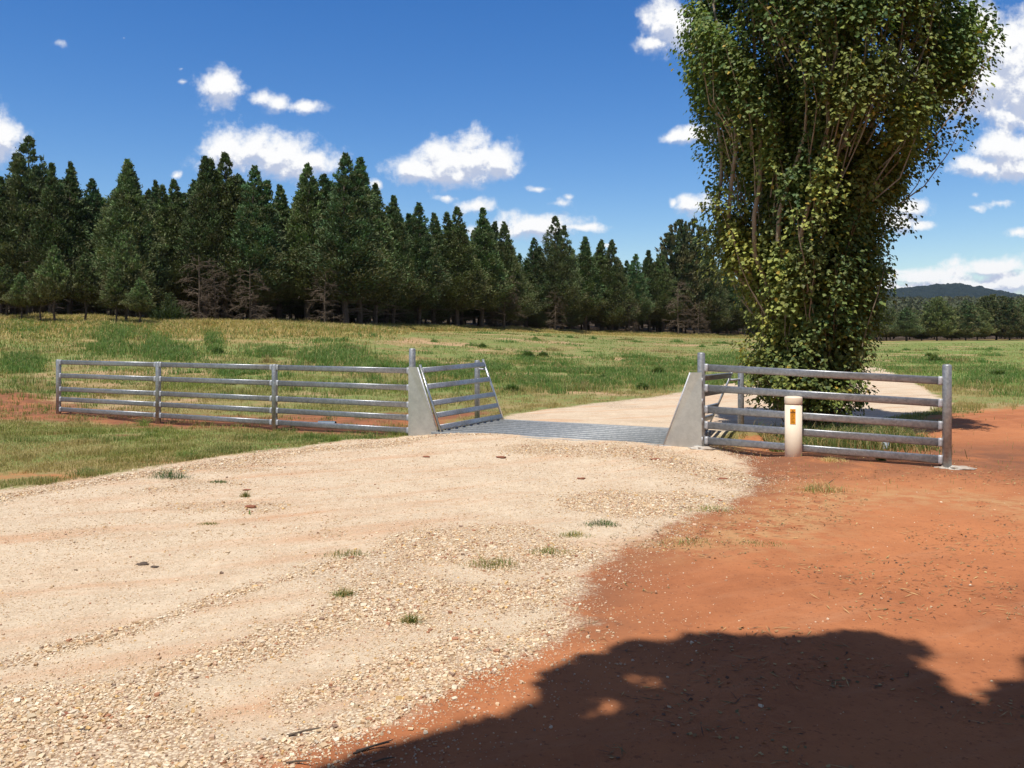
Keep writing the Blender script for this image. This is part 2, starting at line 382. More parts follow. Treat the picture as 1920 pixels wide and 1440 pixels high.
    o = N.node('ShaderNodeOutputMaterial'); N.l.new(bs.outputs[0], o.inputs[0]); return m
M = {}
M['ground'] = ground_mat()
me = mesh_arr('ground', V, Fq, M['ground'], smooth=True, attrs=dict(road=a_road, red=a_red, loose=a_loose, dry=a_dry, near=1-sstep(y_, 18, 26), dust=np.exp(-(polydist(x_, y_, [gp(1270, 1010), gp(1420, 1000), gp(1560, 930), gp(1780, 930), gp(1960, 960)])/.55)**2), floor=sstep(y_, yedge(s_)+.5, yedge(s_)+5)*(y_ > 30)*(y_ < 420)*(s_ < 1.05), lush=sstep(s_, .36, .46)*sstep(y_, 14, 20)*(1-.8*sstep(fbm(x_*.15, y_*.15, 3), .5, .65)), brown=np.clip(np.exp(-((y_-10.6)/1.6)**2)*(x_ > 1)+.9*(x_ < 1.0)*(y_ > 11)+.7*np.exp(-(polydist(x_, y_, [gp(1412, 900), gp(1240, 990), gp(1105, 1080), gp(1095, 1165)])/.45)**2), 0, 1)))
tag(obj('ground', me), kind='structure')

# ------------------------------------------------------------------ materials
def simple(name, col, rough=.8, metal=0, spec=.5, bumps=None, var=None):
    m = bpy.data.materials.new(name); m.use_nodes = True; N = NT(m.node_tree); bs = N.n['Principled BSDF']
    tc = N.node('ShaderNodeTexCoord'); O = tc.outputs['Object']
    c = col
    if var: c = N.mix(N.smooth(N.noise(O, var[0], 5, .6), .35, .7), col, var[1])
    N.put(bs.inputs['Base Color'], c); bs.inputs['Roughness'].default_value = rough; bs.inputs['Metallic'].default_value = metal
    bs.inputs['Specular IOR Level'].default_value = spec
    if bumps: N.l.new(N.bump(N.noise(O, bumps[0], 5, .6), bumps[1], bumps[2]), bs.inputs['Normal'])
    return m
def galv(name, c1, c2, r1, r2, metal=1.0, sp=.3):
    m = bpy.data.materials.new(name); m.use_nodes = True; N = NT(m.node_tree); bs = N.n['Principled BSDF']
    tc = N.node('ShaderNodeTexCoord'); O = tc.outputs['Object']
    n = N.noise(O, 9, 6, .65); n2 = N.noise(O, 60, 4, .6)
    vo = N.node('ShaderNodeTexVoronoi'); N.l.new(O, vo.inputs['Vector']); vo.inputs['Scale'].default_value = 45
    sc = N.node('ShaderNodeSeparateColor'); N.l.new(vo.outputs['Color'], sc.inputs[0])
    f = N.math('ADD', N.math('MULTIPLY', n, 1-sp), N.math('MULTIPLY', sc.outputs[0], sp))
    N.put(bs.inputs['Base Color'], N.mix(N.smooth(f, .3, .7), c1, c2)); bs.inputs['Metallic'].default_value = metal
    N.put(bs.inputs['Roughness'], N.math('ADD', r1, N.math('MULTIPLY', n2, r2-r1)))
    N.l.new(N.bump(n, .25, .004), bs.inputs['Normal'])
    return m
M['rail'] = galv('galvanised_rail', (.26, .27, .285), (.38, .39, .405), .30, .5, .65)
M['post'] = galv('galvanised_post', (.28, .29, .295), (.40, .41, .41), .38, .58, .6)
M['plate'] = galv('galvanised_plate', (.52, .53, .525), (.64, .65, .64), .22, .42, .8, .08)
M['weld'] = galv('cold_galvanised_weld', (.42, .43, .45), (.56, .57, .60), .5, .7, .4)
M['gridrail'] = galv('worn_grid_rail', (.22, .235, .24), (.33, .34, .34), .5, .7, .35)
M['pvc'] = simple('cream_plastic', (.86, .74, .57), .45, 0, .4, var=(3, (.78, .64, .47)))
M['sticker'] = simple('orange_sticker', (.85, .36, .02), .5)
M['sticker_dark'] = simple('sticker_print', (.16, .07, .01), .6)
M['concrete'] = simple('concrete', (.50, .46, .40), .95, bumps=(25, .6, .03), var=(12, (.40, .31, .23)))
M['bluepipe'] = simple('blue_grey_pipe', (.10, .15, .20), .5)
M['palepipe'] = simple('pale_blue_pipe', (.42, .50, .60), .5)
M['bark'] = simple('dark_bark', (.085, .065, .05), .95, bumps=(12, .6, .05), var=(6, (.14, .10, .075)))
M['stembark'] = simple('poplar_bark', (.26, .20, .14), .9, bumps=(18, .5, .02), var=(5, (.36, .29, .21)))
M['dead'] = simple('dead_twigs', (.10, .073, .05), .95, var=(3, (.15, .11, .075)))
M['clod'] = simple('earth_clod', (.30, .10, .05), .95, bumps=(20, .8, .03), var=(9, (.2, .08, .04)))
M['darkclod'] = simple('dry_dung', (.10, .07, .05), .95, bumps=(20, .8, .03))
def foliage(name, trans=.3, rough=.55, sat=1.0, spec=.3, jitter=.25):
    m = bpy.data.materials.new(name); m.use_nodes = True; N = NT(m.node_tree); N.n.clear()
    c = N.attr('Col', True)
    oi = N.node('ShaderNodeObjectInfo'); h = N.node('ShaderNodeHueSaturation'); N.l.new(c, h.inputs['Color'])
    N.put(h.inputs['Value'], N.math('ADD', 1-jitter/2, N.math('MULTIPLY', oi.outputs['Random'], jitter)))
    N.put(h.inputs['Hue'], N.math('ADD', .49, N.math('MULTIPLY', oi.outputs['Random'], .022)))
    p = N.node('ShaderNodeBsdfPrincipled'); N.l.new(h.outputs[0], p.inputs['Base Color']); p.inputs['Roughness'].default_value = rough
    p.inputs['Specular IOR Level'].default_value = spec
    t = N.node('ShaderNodeBsdfTranslucent'); tcol = N.mix(1.0, h.outputs[0], (1.0, 1.2, .5), 'MULTIPLY'); N.l.new(tcol, t.inputs[0])
    x = N.node('ShaderNodeMixShader'); x.inputs[0].default_value = trans; N.l.new(p.outputs[0], x.inputs[1]); N.l.new(t.outputs[0], x.inputs[2])
    o = N.node('ShaderNodeOutputMaterial'); N.l.new(x.outputs[0], o.inputs[0]); return m
M['needles'] = foliage('cypress_foliage', .12, .7, spec=.15, jitter=.45)
M['leaf'] = foliage('poplar_leaves', .30, .5, spec=.22, jitter=0)
M['grass'] = foliage('grass_blades', .3, .6, spec=.25, jitter=0)
def stonemat():
    m = bpy.data.materials.new("gravel_stones"); m.use_nodes = True; N = NT(m.node_tree); bs = N.n['Principled BSDF']
    N.l.new(N.attr('Col', True), bs.inputs['Base Color']); bs.inputs['Roughness'].default_value = .85; bs.inputs['Specular IOR Level'].default_value = .3; return m
M['stone'] = stonemat()

# ------------------------------------------------------------------ steelwork
def oval(w, h, n=20, p=4.2):
    out = []
    for k in range(n):
        a = 2*math.pi*(k+.5)/n; c, s = math.cos(a), math.sin(a)
        out.append((w/2*abs(c)**(2/p)*(1 if c > 0 else -1), h/2*abs(s)**(2/p)*(1 if s > 0 else -1)))
    return out
RH, RW = .086, .044
def rail(p0, p1, parent, up=(0, 0, 1), h=RH, w=RW, collar=True, name='rail'):
    p0 = np.asarray(p0, float); p1 = np.asarray(p1, float); d = (p1-p0)/np.linalg.norm(p1-p0)
    m = MB(); m.section(p0, p1, oval(w, h), up)
    if collar:
        m.section(p0, p0+d*.045, oval(w+.010, h+.010), up, 1); m.section(p1-d*.045, p1, oval(w+.010, h+.010), up, 1)
    return m.build(name, [M['rail'], M['weld']], parent, smooth=True)
def post(x, y, zb, zt, r, parent, name='post', dome=True):
    m = MB(); pts = [(x, y, zb), (x, y, zt-r*.3)]; rr = [r, r]
    if dome: pts += [(x, y, zt-r*.12), (x, y, zt)]; rr += [r*.88, r*.45]
    else: pts += [(x, y, zt)]; rr += [r*.98]
    m.tube(pts, rr, 20)
    return m.build(name, M['post'], parent, smooth=True)
LT = np.array([-1.51, 12.92]); RT = np.array([2.44, 11.00]); RE = np.array([4.98, 9.77])
LS = np.array([-2.411, 1.178]); n2 = np.array([-GD[1], GD[0]])
lf = empty('rail_fence', (LT[0], LT[1], 0)); lf.location = (0, 0, 0)
tag(lf, 'long galvanised five rail fence left of the grid, three bays, tall post with triangular plate', 'fence')
ztop = [1.035, .778, .518, .323, .127]
posts = [LT+LS*k for k in range(4)]
for k in range(1, 4):
    post(posts[k][0], posts[k][1], -.3, 1.045, .047, lf, dome=True)
post(LT[0], LT[1], -.3, 1.333, .049, lf, 'tall_post')
for k in range(3):
    a, b = posts[k], posts[k+1]; d = (b-a)/np.linalg.norm(b-a)
    for zt in ztop:
        rail((*(a+d*.045), zt-RH/2), (*(b-d*.045), zt-RH/2), lf)
def plate(parent, P4, nrm, th=.01):
    """quad plate with folded edge"""
    m = MB(); P4 = [np.array(p, float) for p in P4]; n = np.array([*nrm, 0.])*th
    V = P4+[p+n for p in P4]
    m.add(V, [(0, 1, 2, 3), (7, 6, 5, 4), (0, 4, 5, 1), (1, 5, 6, 2), (2, 6, 7, 3), (3, 7, 4, 0)])
    o = m.build('gusset_plate', M['plate'], parent)
    for t in (.12, .36, .6, .86):                      # weld seams on the post side
        q0 = P4[0]*(1-t)+P4[3]*t; q1 = P4[0]*(1-t-.07)+P4[3]*(t+.07)
        ws = MB(); ws.tube([q0-n*.3, q1-n*.3], .011, 6); ws.build('weld_seam', M['weld'], o, smooth=True)
    e = MB(); e.tube([P4[1]+n*.5, P4[2]+n*.5], .012, 8)
    e.build('edge_bar', M['weld'], o, smooth=True)
    return o
nf = -GP
lp = LT + nf*.052
plate(lf, [(*(lp-GD*.03), -.02), (*(A+nf*.03), .03), (*(lp+GD*.13), 1.05), (*(lp-GD*.03), 1.06)], nf)
rf = tag(empty('rail_fence', (0, 0, 0)), 'short galvanised five rail fence right of the grid, behind the cream marker post', 'fence')
post(RT[0], RT[1], -.3, 1.32, .049, rf, 'tall_post'); post(RE[0], RE[1], -.3, 1.216, .050, rf)
dr_ = (RE-RT)/np.linalg.norm(RE-RT)
for z0, z1 in zip([1.17, .906, .632, .430, .235], [1.07, .812, .556, .362, .166]):
    rail((*(RT+dr_*.045), z0-.045), (*(RE-dr_*.045), z1-.045), rf, h=.09, w=.046)
rp = RT + nf*.052
plate(rf, [(*(rp+GD*.02), .04), (*(B+nf*.03-GD*.03), .09), (*(rp-GD*.13), 1.06), (*(rp+GD*.02), 1.065)], nf)
# leaning wing panels
def wing(bn, bf, tn, tf, zt, pst, label):
    w = tag(empty('wing_panel', (0, 0, 0)), label, 'fence panel')
    bn, bf, tn, tf = [np.array(v, float) for v in (bn, bf, tn, tf)]
    for lo_, hi_ in ((bn, tn), (bf, tf)):
        m = MB(); d = hi_-lo_; along = bf-bn; m.section(lo_-d*.04, hi_+d*.035, oval(.028, .04, 12), along)
        m.build('end_bar', M['plate'], w, smooth=True)
    along = (bf-bn)/np.linalg.norm(bf-bn)
    for f in [.045, .235, .425, .685, .945]:
        p0 = bn+(tn-bn)*f+along*.025; p1 = bf+(tf-bf)*f-along*.025
        rail(p0, p1, w, up=(tn-bn), h=.082, w=.036, collar=False)
    post(pst[0], pst[1], -.45, pst[2], .046, w, 'support_post')
    st = MB(); q = bn+(tn-bn)*.7; q1 = bf+(tf-bf)*.86
    st.tube([q1, (pst[0], pst[1], q1[2])], .016, 8); st.build('bracket', M['weld'], w, smooth=True)
    return w
wing((A[0], A[1]+.02, .11), (C[0], C[1], .105), (-1.385, 12.93, 1.05), (-.488, 14.62, 1.075), 1, (-.60, 14.72, 1.09),
     'leaning five rail wing panel on the left side of the grid')
wing((B[0]+.03, B[1]+.05, .11), (D[0], D[1], .105), (2.36, 11.10, 1.02), (3.26, 12.62, .99), 1, (3.46, 12.90, 1.07),
     'leaning five rail wing panel on the right side, seen through the short fence')
# cattle grid
cg = tag(empty('cattle_grid', (0, 0, 0)), 'galvanised steel cattle grid laid across the pale gravel road', 'cattle grid')
NR = 9
for k in range(NR):
    t = (k+.5)/NR; p0 = A*(1-t)+C*t-GD*.10; p1 = B*(1-t)+D*t+GD*.10
    m = MB(); m.section((*p0, GRID_Z-.03), (*p1, GRID_Z-.03), oval(.085, .07, 16, 4.0), (0, 0, 1))
    m.build('grid_rail', M['gridrail'], cg, smooth=True)
for p0, p1 in ((A-GP*.035, B-GP*.035), (C+GP*.035, D+GP*.035)):
    m = MB(); m.section((*(p0-GD*.12), GRID_Z-.075), (*(p1+GD*.12), GRID_Z-.075), oval(.035, .145, 12, 6), (0, 0, 1)); m.build('edge_beam', M['gridrail'], cg)
for t in (.12, .38, .62, .88):
    p0 = A*(1-t)+B*t; p1 = C*(1-t)+D*t
    m = MB(); m.section((*p0, GRID_Z-.14), (*p1, GRID_Z-.14), oval(.07, .14, 12, 6), (0, 0, 1)); m.build('cross_beam', M['rail'], cg)
# marker post
mk = tag(empty('marker_post', (3.42, 10.37, 0)), 'cream plastic marker post with a cap and an orange sticker in front of the rails', 'marker post')
def lathe(prof, n=28):
    m = MB(); m.tube([(0, 0, z) for _, z in prof], [r for r, _ in prof], n); return m
PR = .101
lathe([(PR, -.2), (PR, .70)]).build('tube', M['pvc'], mk, smooth=True)
lathe([(PR+.002, .715), (PR+.004, .72), (PR+.004, .785), (PR, .796), (PR*.7, .802)]).build('cap', M['pvc'], mk, smooth=True)
lathe([(PR-.002, .70), (PR-.002, .716)]).build('cap_joint', simple('joint_shadow_gap', (.55, .46, .36), .8), mk)
def curved(z0, z1, a0, a1, r):
    n = 8; V = []; 
    for z in (z0, z1):
        for k in range(n+1):
            a = a0+(a1-a0)*k/n; V.append((r*math.sin(a), -r*math.cos(a), z))
    m = MB(); m.add(V, [(k, k+1, n+2+k, n+1+k) for k in range(n)]); return m
ca = -.32-.06; 
stk = curved(.475, .657, ca-.32, ca+.30, PR+.0025).build('sticker', M['sticker'], mk)
pr_ = MB()
def strip(z0, z1, a0, a1):
    q = curved(z0, z1, ca+a0, ca+a1, PR+.0045); pr_.add(np.concatenate(q.v), [f for f, _ in q.fl])
strip(.610, .622, -.30, .28); strip(.622, .632, -.10, -.03); strip(.622, .632, .03, .10); strip(.632, .640, -.06, .06); strip(.640, .646, -.03, .03)
for i, z in enumerate(np.linspace(.492, .596, 7)): strip(z, z+.004, -.20, .18-(i % 3)*.06)
pr_.build('printing', M['sticker_dark'], stk)

def blob(name, mat, loc, size, seed, parent=None, n=2, amp=.35):
    import bmesh
    bm = bmesh.new(); bmesh.ops.create_icosphere(bm, subdivisions=n, radius=1)
    r = np.random.default_rng(seed); ph = r.random(9)*6
    for v in bm.verts:
        c = v.co; f = 1+amp*(.4*math.sin(3*c.x+ph[0])*math.cos(3*c.y+ph[1])+.3*math.sin(6*c.z+ph[2]+4*c.x)+.25*math.sin(9*c.y+ph[3]+5*c.z)+.3*(r.random()-.5))
        v.co = Vector((c.x*size[0]*f, c.y*size[1]*f, c.z*size[2]*f))
    me = bpy.data.meshes.new(name); bm.to_mesh(me); bm.free(); me.materials.append(mat)
    me.polygons.foreach_set('use_smooth', [True]*len(me.polygons))
    return obj(name, me, parent, loc)
def gzf(x, y): return float(gz(np.array([x]), np.array([y]))[0])
# concrete footings of the fence posts
for (p, s, lab) in [(RE+np.array([.10, -.02]), (.20, .11, .03), 'pale spilled concrete footing at the foot of the right end post'),
                    (RT+np.array([0, -.06]), (.15, .10, .03), 'small concrete footing under the tall post beside the right plate')]:
    tag(blob('concrete_footing', M['concrete'], (p[0], p[1], gzf(*p)), s, 3, amp=.5, n=3), lab, 'footing')
# pipe stubs
x, y = gp(612, 797, 0.0); m = MB(); m.tube([(-.14, .03, 0), (.16, -.02, 0)], .055, 14, cap=False); m.tube([(.16, -.02, 0), (-.14, .03, 0)], .048, 14, cap=False)
tag(m.build('pipe_stub', M['bluepipe'], None, True, (x, y, gzf(x, y)+.03)), 'short blue grey pipe end lying on red earth behind the left fence', 'pipe')
x, y = 5.0, 11.5; m = MB(); m.tube([(0, 0, -.1), (.05, 0, .17)], .05, 14)
tag(m.build('pipe_stub', M['palepipe'], None, True, (x, y, gzf(x, y))), 'pale blue upright pipe end in weeds behind the short right fence', 'pipe')

# ------------------------------------------------------------------ trees
def norm(v): return v/(np.linalg.norm(v, axis=-1, keepdims=True)+1e-9)
def sprays(cen, dirs, length, width, r, bend=.0):
    """narrow kites; returns V, F"""
    n = len(cen); side = norm(np.cross(dirs, norm(r.normal(size=(n, 3)))))
    L = np.asarray(length)[:, None]; Wd = np.asarray(width)[:, None]
    a = cen-dirs*L*.5; b = cen+side*Wd*.5; c = cen+dirs*L*.5; d = cen-side*Wd*.5
    V = np.stack([a, b, c, d], 1).reshape(-1, 3); F_ = np.arange(4*n).reshape(n, 4); return V, F_
def pine_mesh(seed, H=10., Rm=1.9, t0=.19, leaders=1, power=.8, ncl=1500, m=30, green=(.052, .078, .034), brown=(.058, .060, .036), fs=.175, bottomdead=.38):
    r = np.random.default_rng(seed)
    lead = [(0, 0, 1.0, 1.0)]
    for j in range(leaders-1):
        a = r.random()*6.28; lead.append((math.cos(a)*Rm*.35, math.sin(a)*Rm*.35, .86+.1*r.random(), .62))
    wts = np.array([l[3] for l in lead]); wts /= wts.sum(); li = r.choice(len(lead), ncl, p=wts)
    L = np.array(lead)[li]
    t = t0+(1-t0)*(1-np.sqrt(1-r.random(ncl)*.985)) ; t = t0+(t-t0)
    t = np.where(r.random(ncl) < .25, t0+(1-t0)*r.random(ncl), t)
    nt = 22*len(lead); t[:nt] = r.uniform(.90, 1.0, nt); li[:nt] = np.repeat(np.arange(len(lead)), 22); L = np.array(lead)[li]
    a = r.random(ncl)*2*math.pi
    tt = (t-t0)/(1-t0)
    ph = r.random(6)*6.28
    R = Rm*L[:, 3]**.5*np.clip(1-tt, 0, 1)**power*np.clip(.35+tt*4.5, 0, 1)
    R = R*(1+.20*np.sin(3*a+ph[0]+tt*9)+.16*np.sin(5*a+ph[1]-tt*17)+.12*np.sin(2*a+ph[2]+tt*30))+.03
    rho = R*(.35+.65*np.sqrt(r.random(ncl)))
    cen = np.stack([L[:, 0]*(tt*.9+.1)+np.cos(a)*rho, L[:, 1]*(tt*.9+.1)+np.sin(a)*rho, H*t*L[:, 2]], 1)
    out = norm(np.stack([np.cos(a)*.75, np.sin(a)*.75, .5+.9*tt], 1))
    rc = (.07+.30*(1-tt))*(.8+.5*r.random(ncl))
    ci = np.repeat(np.arange(ncl), m); n = len(ci)
    off = r.normal(size=(n, 3))*.5; off[:, 2] *= .8
    pos = cen[ci]+off*rc[ci][:, None]+out[ci]*(r.random(n)*rc[ci]*1.2)[:, None]
    d = norm(out[ci]+r.normal(size=(n, 3))*.42)
    V, F_ = sprays(pos, d, fs*(.6+.7*r.random(n)), fs*.36*(.6+.7*r.random(n)), r)
    g = np.array(green); bcol = np.array(brown)
    k = np.clip(r.random(ncl)*1.2-.25+.5*(bottomdead-tt)/.35*(tt < bottomdead), 0, 1)[:, None]
    cc = (g*(1-k)+bcol*k)*2.0*np.array([1.08, 1.0, .80]); cc = cc*(.6+.8*r.random((ncl, 1)))
    tip = (tt > .75)[:, None]*np.array([.0, .012, .006]); cc = cc+tip
    cf = cc[ci]*(.8+.4*r.random((n, 1)))
    crown = mesh_arr('crown', V, F_, M['needles'], col=np.repeat(cf, 4, 0))
    mb = MB(); zz = np.linspace(-.4, H*.9, 9); wob = r.normal(size=(9, 2))*.05
    mb.tube([(wob[i, 0], wob[i, 1], zz[i]) for i in range(9)], np.linspace(.17, .03, 9), 7)
    for q in range(34):                                      # dead lower branches
        z = H*(.06+.34*r.random()); aa = r.random()*6.28; ln = .6+1.3*r.random()
        p0 = np.array([0, 0, z]); p1 = p0+np.array([math.cos(aa)*ln*.6, math.sin(aa)*ln*.6, .12]); p2 = p1+np.array([math.cos(aa+.3)*ln*.5, math.sin(aa+.3)*ln*.5, -.35*r.random()])
        mb.tube([p0, p1, p2], [.028, .018, .008], 3, cap=False)
    o = mb.build('trunk_tmp', M['bark']); tm = o.data; tm.name = 'trunk'; bpy.data.objects.remove(o)
    return tm, crown
VAR = {}
VAR['pine0'] = pine_mesh(1, Rm=1.95, leaders=2, power=.95)
VAR['pine1'] = pine_mesh(2, Rm=1.6, leaders=1, power=1.0, green=(.042, .072, .034))
VAR['pine2'] = pine_mesh(3, Rm=2.4, leaders=3, power=.8, green=(.055, .082, .045), ncl=1500)
VAR['pine3'] = pine_mesh(4, Rm=1.8, leaders=3, power=.85, green=(.040, .078, .042), t0=.2)
VAR['pine4'] = pine_mesh(5, Rm=1.45, leaders=2, power=.9, green=(.040, .068, .034), ncl=1200)
VAR['pine5'] = pine_mesh(6, Rm=2.2, leaders=1, power=.92, t0=.10, green=(.052, .080, .040), ncl=1300)
VAR['young'] = pine_mesh(7, H=10, Rm=2.5, leaders=3, power=.7, t0=.36, green=(.064, .098, .045), ncl=900, fs=.30, m=20, bottomdead=.55)
VAR['round'] = pine_mesh(8, H=10, Rm=4.2, leaders=4, power=.42, t0=.14, green=(.060, .080, .038), brown=(.085, .085, .045), ncl=2000, fs=.30)
VAR['round2'] = pine_mesh(9, H=10, Rm=3.4, leaders=3, power=.5, t0=.10, green=(.045, .072, .040), brown=(.085, .075, .045), ncl=1800, fs=.30)
def dead_mesh(seed):
    r = np.random.default_rng(seed); mb = MB()
    mb.tube([(0, 0, -.2), (.1, 0, 3), (0, .1, 6)], [.12, .08, .02], 6)
    def br(p, d, ln, rad, lev):
        p1 = p+d*ln*.5+r.normal(size=3)*.05*ln; p2 = p+d*ln+np.array([0, 0, -.18*ln])+r.normal(size=3)*.08*ln
        mb.tube([p, p1, p2], [rad, rad*.7, rad*.35], 3, cap=False)
        if lev:
            for _ in range(4):
                q = p+(p2-p)*(.3+.6*r.random()); dd = norm(d+r.normal(size=3)*.6); br(q, dd, ln*.55, rad*.6, lev-1)
    for _ in range(34):
        z = .8+5*r.random(); aa = r.random()*6.28; br(np.array([0, 0, z]), norm(np.array([math.cos(aa), math.sin(aa), .25])), (1.9-.2*z*.8)*(.7+.5*r.random()), .035, 2)
    o = mb.build('tmp', M['dead']); me = o.data; me.name = 'dead_branches'; bpy.data.objects.remove(o); return me
def place_tree(var, x, y, H, wf, label, group=None, name='cypress_pine', cat='tree', z=None, nomH=10.):
    z = gzf(x, y) if z is None else z
    root = empty(name, (x, y, z-.05), random.random()*6.28); root.scale = (wf, wf, H/nomH)
    tag(root, label, cat, group)
    obj('trunk', VAR[var][0], root); obj('crown', VAR[var][1], root)
    return root
# skyline trees: px, top y, variant, width factor, depth behind the edge, label
SK = [(-40,300,'pine2',1.3,3,'broad cypress pine cut off by the left edge of the photo'),
 (2,335,'pine1',1.2,2,'slim cypress pine at the left edge of the photo'),
 (55,262,'pine2',1.25,3,'tallest and broadest dark pine near the left edge'),
 (97,310,'pine1',1.2,2,'dark pine shouldering the right side of the tallest left pine'),
 (133,308,'pine4',1.35,3,'narrow pointed pine right of the tallest left pine'),
 (172,338,'pine3',1.2,4,'lower pine in the notch left of the broad round-shouldered pine'),
 (240,303,'pine5',1.45,1,'broad round-shouldered olive pine above the first fence bay'),
 (292,342,'pine4',1.3,5,'slim pine half hidden right of the broad round-shouldered pine'),
 (326,340,'pine0',1.3,3,'blunt topped pine under the small cloud left of the big left cloud'),
 (384,297,'pine1',1.2,2,'thin spire pine poking into the left end of the big left cloud'),
 (422,291,'pine0',1.45,3,'tall bushy pine in front of the big left cloud'),
 (478,315,'pine3',1.45,2,'ragged topped pine under the middle of the big left cloud'),
 (525,350,'pine4',1.5,4,'lower pine under the right end of the big left cloud'),
 (577,311,'pine0',1.4,3,'pointed pine just right of the third fence post, under the cloud end'),
 (648,292,'pine3',1.45,1,'very tall many tipped pine at the middle of the left stand'),
 (676,300,'pine1',1.45,2,'tall dark spire joined to the many tipped pine'),
 (704,348,'pine4',1.4,1,'black green pine directly left of the tall fence post'),
 (738,370,'pine1',1.4,3,'thin pine above the tall left fence post'),
 (785,383,'pine3',1.5,2,'grey green cone pine above the left triangular plate'),
 (814,402,'pine4',1.5,3,'narrow pine filling the gap right of the grey green cone'),
 (857,391,'pine0',1.5,1,'dense pine below the left part of the right hand cloud'),
 (905,393,'pine1',1.55,1,'smooth steep cone pine at the left tip of the lens shaped cloud'),
 (928,418,'pine4',1.4,4,'small tip between the steep cone and the wide skirted pine'),
 (945,419,'pine5',1.35,1,'wide skirted pine with bare brown lower branches'),
 (1001,448,'pine3',1.4,4,'low pine left of the pine crossing the lens shaped cloud'),
 (1041,409,'pine2',1.25,1,'bulky pine whose tip crosses the lens shaped cloud'),
 (1068,462,'pine0',1.3,4,'low tip on the right shoulder of the bulky cloud crossing pine'),
 (1097,446,'pine1',1.6,2,'regular cone pine right of the lens shaped cloud'),
 (1128,452,'pine0',1.5,2,'left half of the twin topped pine'),
 (1147,452,'pine5',1.4,1,'right half of the twin topped pine'),
 (1175,490,'pine4',1.5,4,'small dark pine right of the twin topped pine'),
 (1192,478,'pine3',1.5,2,'lower pine in the even row left of the tall grey gum'),
 (1216,471,'pine1',1.6,3,'slightly higher cone in the even row left of the tall grey gum'),
 (1243,480,'pine0',1.5,2,'last pine of the even row before the tall grey gum'),
 (1330,470,'pine5',1.4,2,'pine tucked under the left side of the poplar'),
 (1362,485,'pine3',1.5,3,'pine behind the left side of the poplar crown'),
 (1395,500,'pine0',1.5,2,'pine seen through the poplar left of its stems'),
 (1440,520,'pine5',1.5,5,'pine behind the middle of the poplar'),(1500,540,'pine2',1.3,5,'broad pine behind the poplar stems')]
def at(px, extra):
    s = (px-960)/F; Y = float(yedge(s))+extra; return s*Y, Y
for px, ty, var, wf, ex, lab in SK:
    x, y = at(px, ex*1.3); z = gzf(x, y); H = CAM_H+(HY-ty)/F*y-z
    place_tree(var, x, y, H*1.01, 1.10*wf*max(.8, H/13), lab, 'cypress pines along the edge of the field')
for px, ty, wf, lab in [(1274,414,1.45,'tall grey green gum standing above the pines left of the poplar'),(1302,412,1.25,'second gum crown touching the left side of the poplar')]:
    x, y = at(px, 5); z = gzf(x, y); H = CAM_H+(HY-ty)/F*y-z
    place_tree('round2', x, y, H, wf, lab, None, 'gum_tree')
# rows behind the front one
r2 = np.random.default_rng(11)
skx = [t[0] for t in SK]+[1274, 1302]; sky_ = [t[1] for t in SK]+[414, 412]; o_ = np.argsort(skx); skx = np.array(skx)[o_]; sky_ = np.array(sky_)[o_]
for row in range(4):
    for px in np.arange(-160, 1640, 40-row*3):
        p = px+r2.uniform(-16, 16); x, y = at(p, 5+row*7+r2.uniform(0, 5)); z = gzf(x, y)
        ty = np.interp(p, skx, sky_)+r2.uniform(22, 66)
        ty = max(ty, np.interp(p, skx+20, sky_)+12, np.interp(p, skx-20, sky_)+12)
        H = CAM_H+(HY-ty)/F*y-z
        place_tree(['pine0', 'pine1', 'pine3', 'pine4', 'pine5'][r2.integers(5)], x, y, H, 1.55*max(.8, H/12)*r2.uniform(.85, 1.2),
                   'cypress pine standing in the shade behind the front row', 'cypress pines deeper in the stand')
# low understorey pines between the front trunks
for px in np.arange(-60, 1640, 33):
    p = px+r2.uniform(-12, 12); x, y = at(p, r2.uniform(4, 12)); H = r2.uniform(4.5, 7.5)
    place_tree(['pine5', 'pine3', 'pine2'][r2.integers(3)], x, y, H, r2.uniform(.6, .95), 'shorter cypress pine growing between the front trunks', 'understorey pines of the stand')
# young thin-stemmed trees in the dry grass at the left
for px, ty, Y, wf, lab in [(12,495,57,.42,'young pine at the left edge, crown cut by the photo border'),(40,510,56,.40,'young pine second from the left edge in dry grass'),
    (76,498,55,.40,'thin young pine left of the tall young pair'),(102,460,54,.5,'tall pale young pine in dry grass below the tallest pine'),
    (160,474,55,.50,'rounded young pine standing alone in dry grass'),(218,500,54,.40,'thin young pine hugging the left of the greenest young pine'),
    (236,432,55,.55,'greenest and tallest young pine in the dry grass'),(262,520,53.5,.38,'low young pine right of the greenest young pine')]:
    x = (px-960)/F*Y; z = gzf(x, Y); H = CAM_H+(HY-ty)/F*Y-z
    place_tree('young', x, Y, H, wf*.95, lab, 'young pines in the dry grass', 'young_pine')
x, y = at(320, -1.5); place_tree('young', x, y, 2.4, .30, 'small blue green pine sapling at the foot of the stand', None, 'pine_sapling')
DM = [dead_mesh(31), dead_mesh(32)]
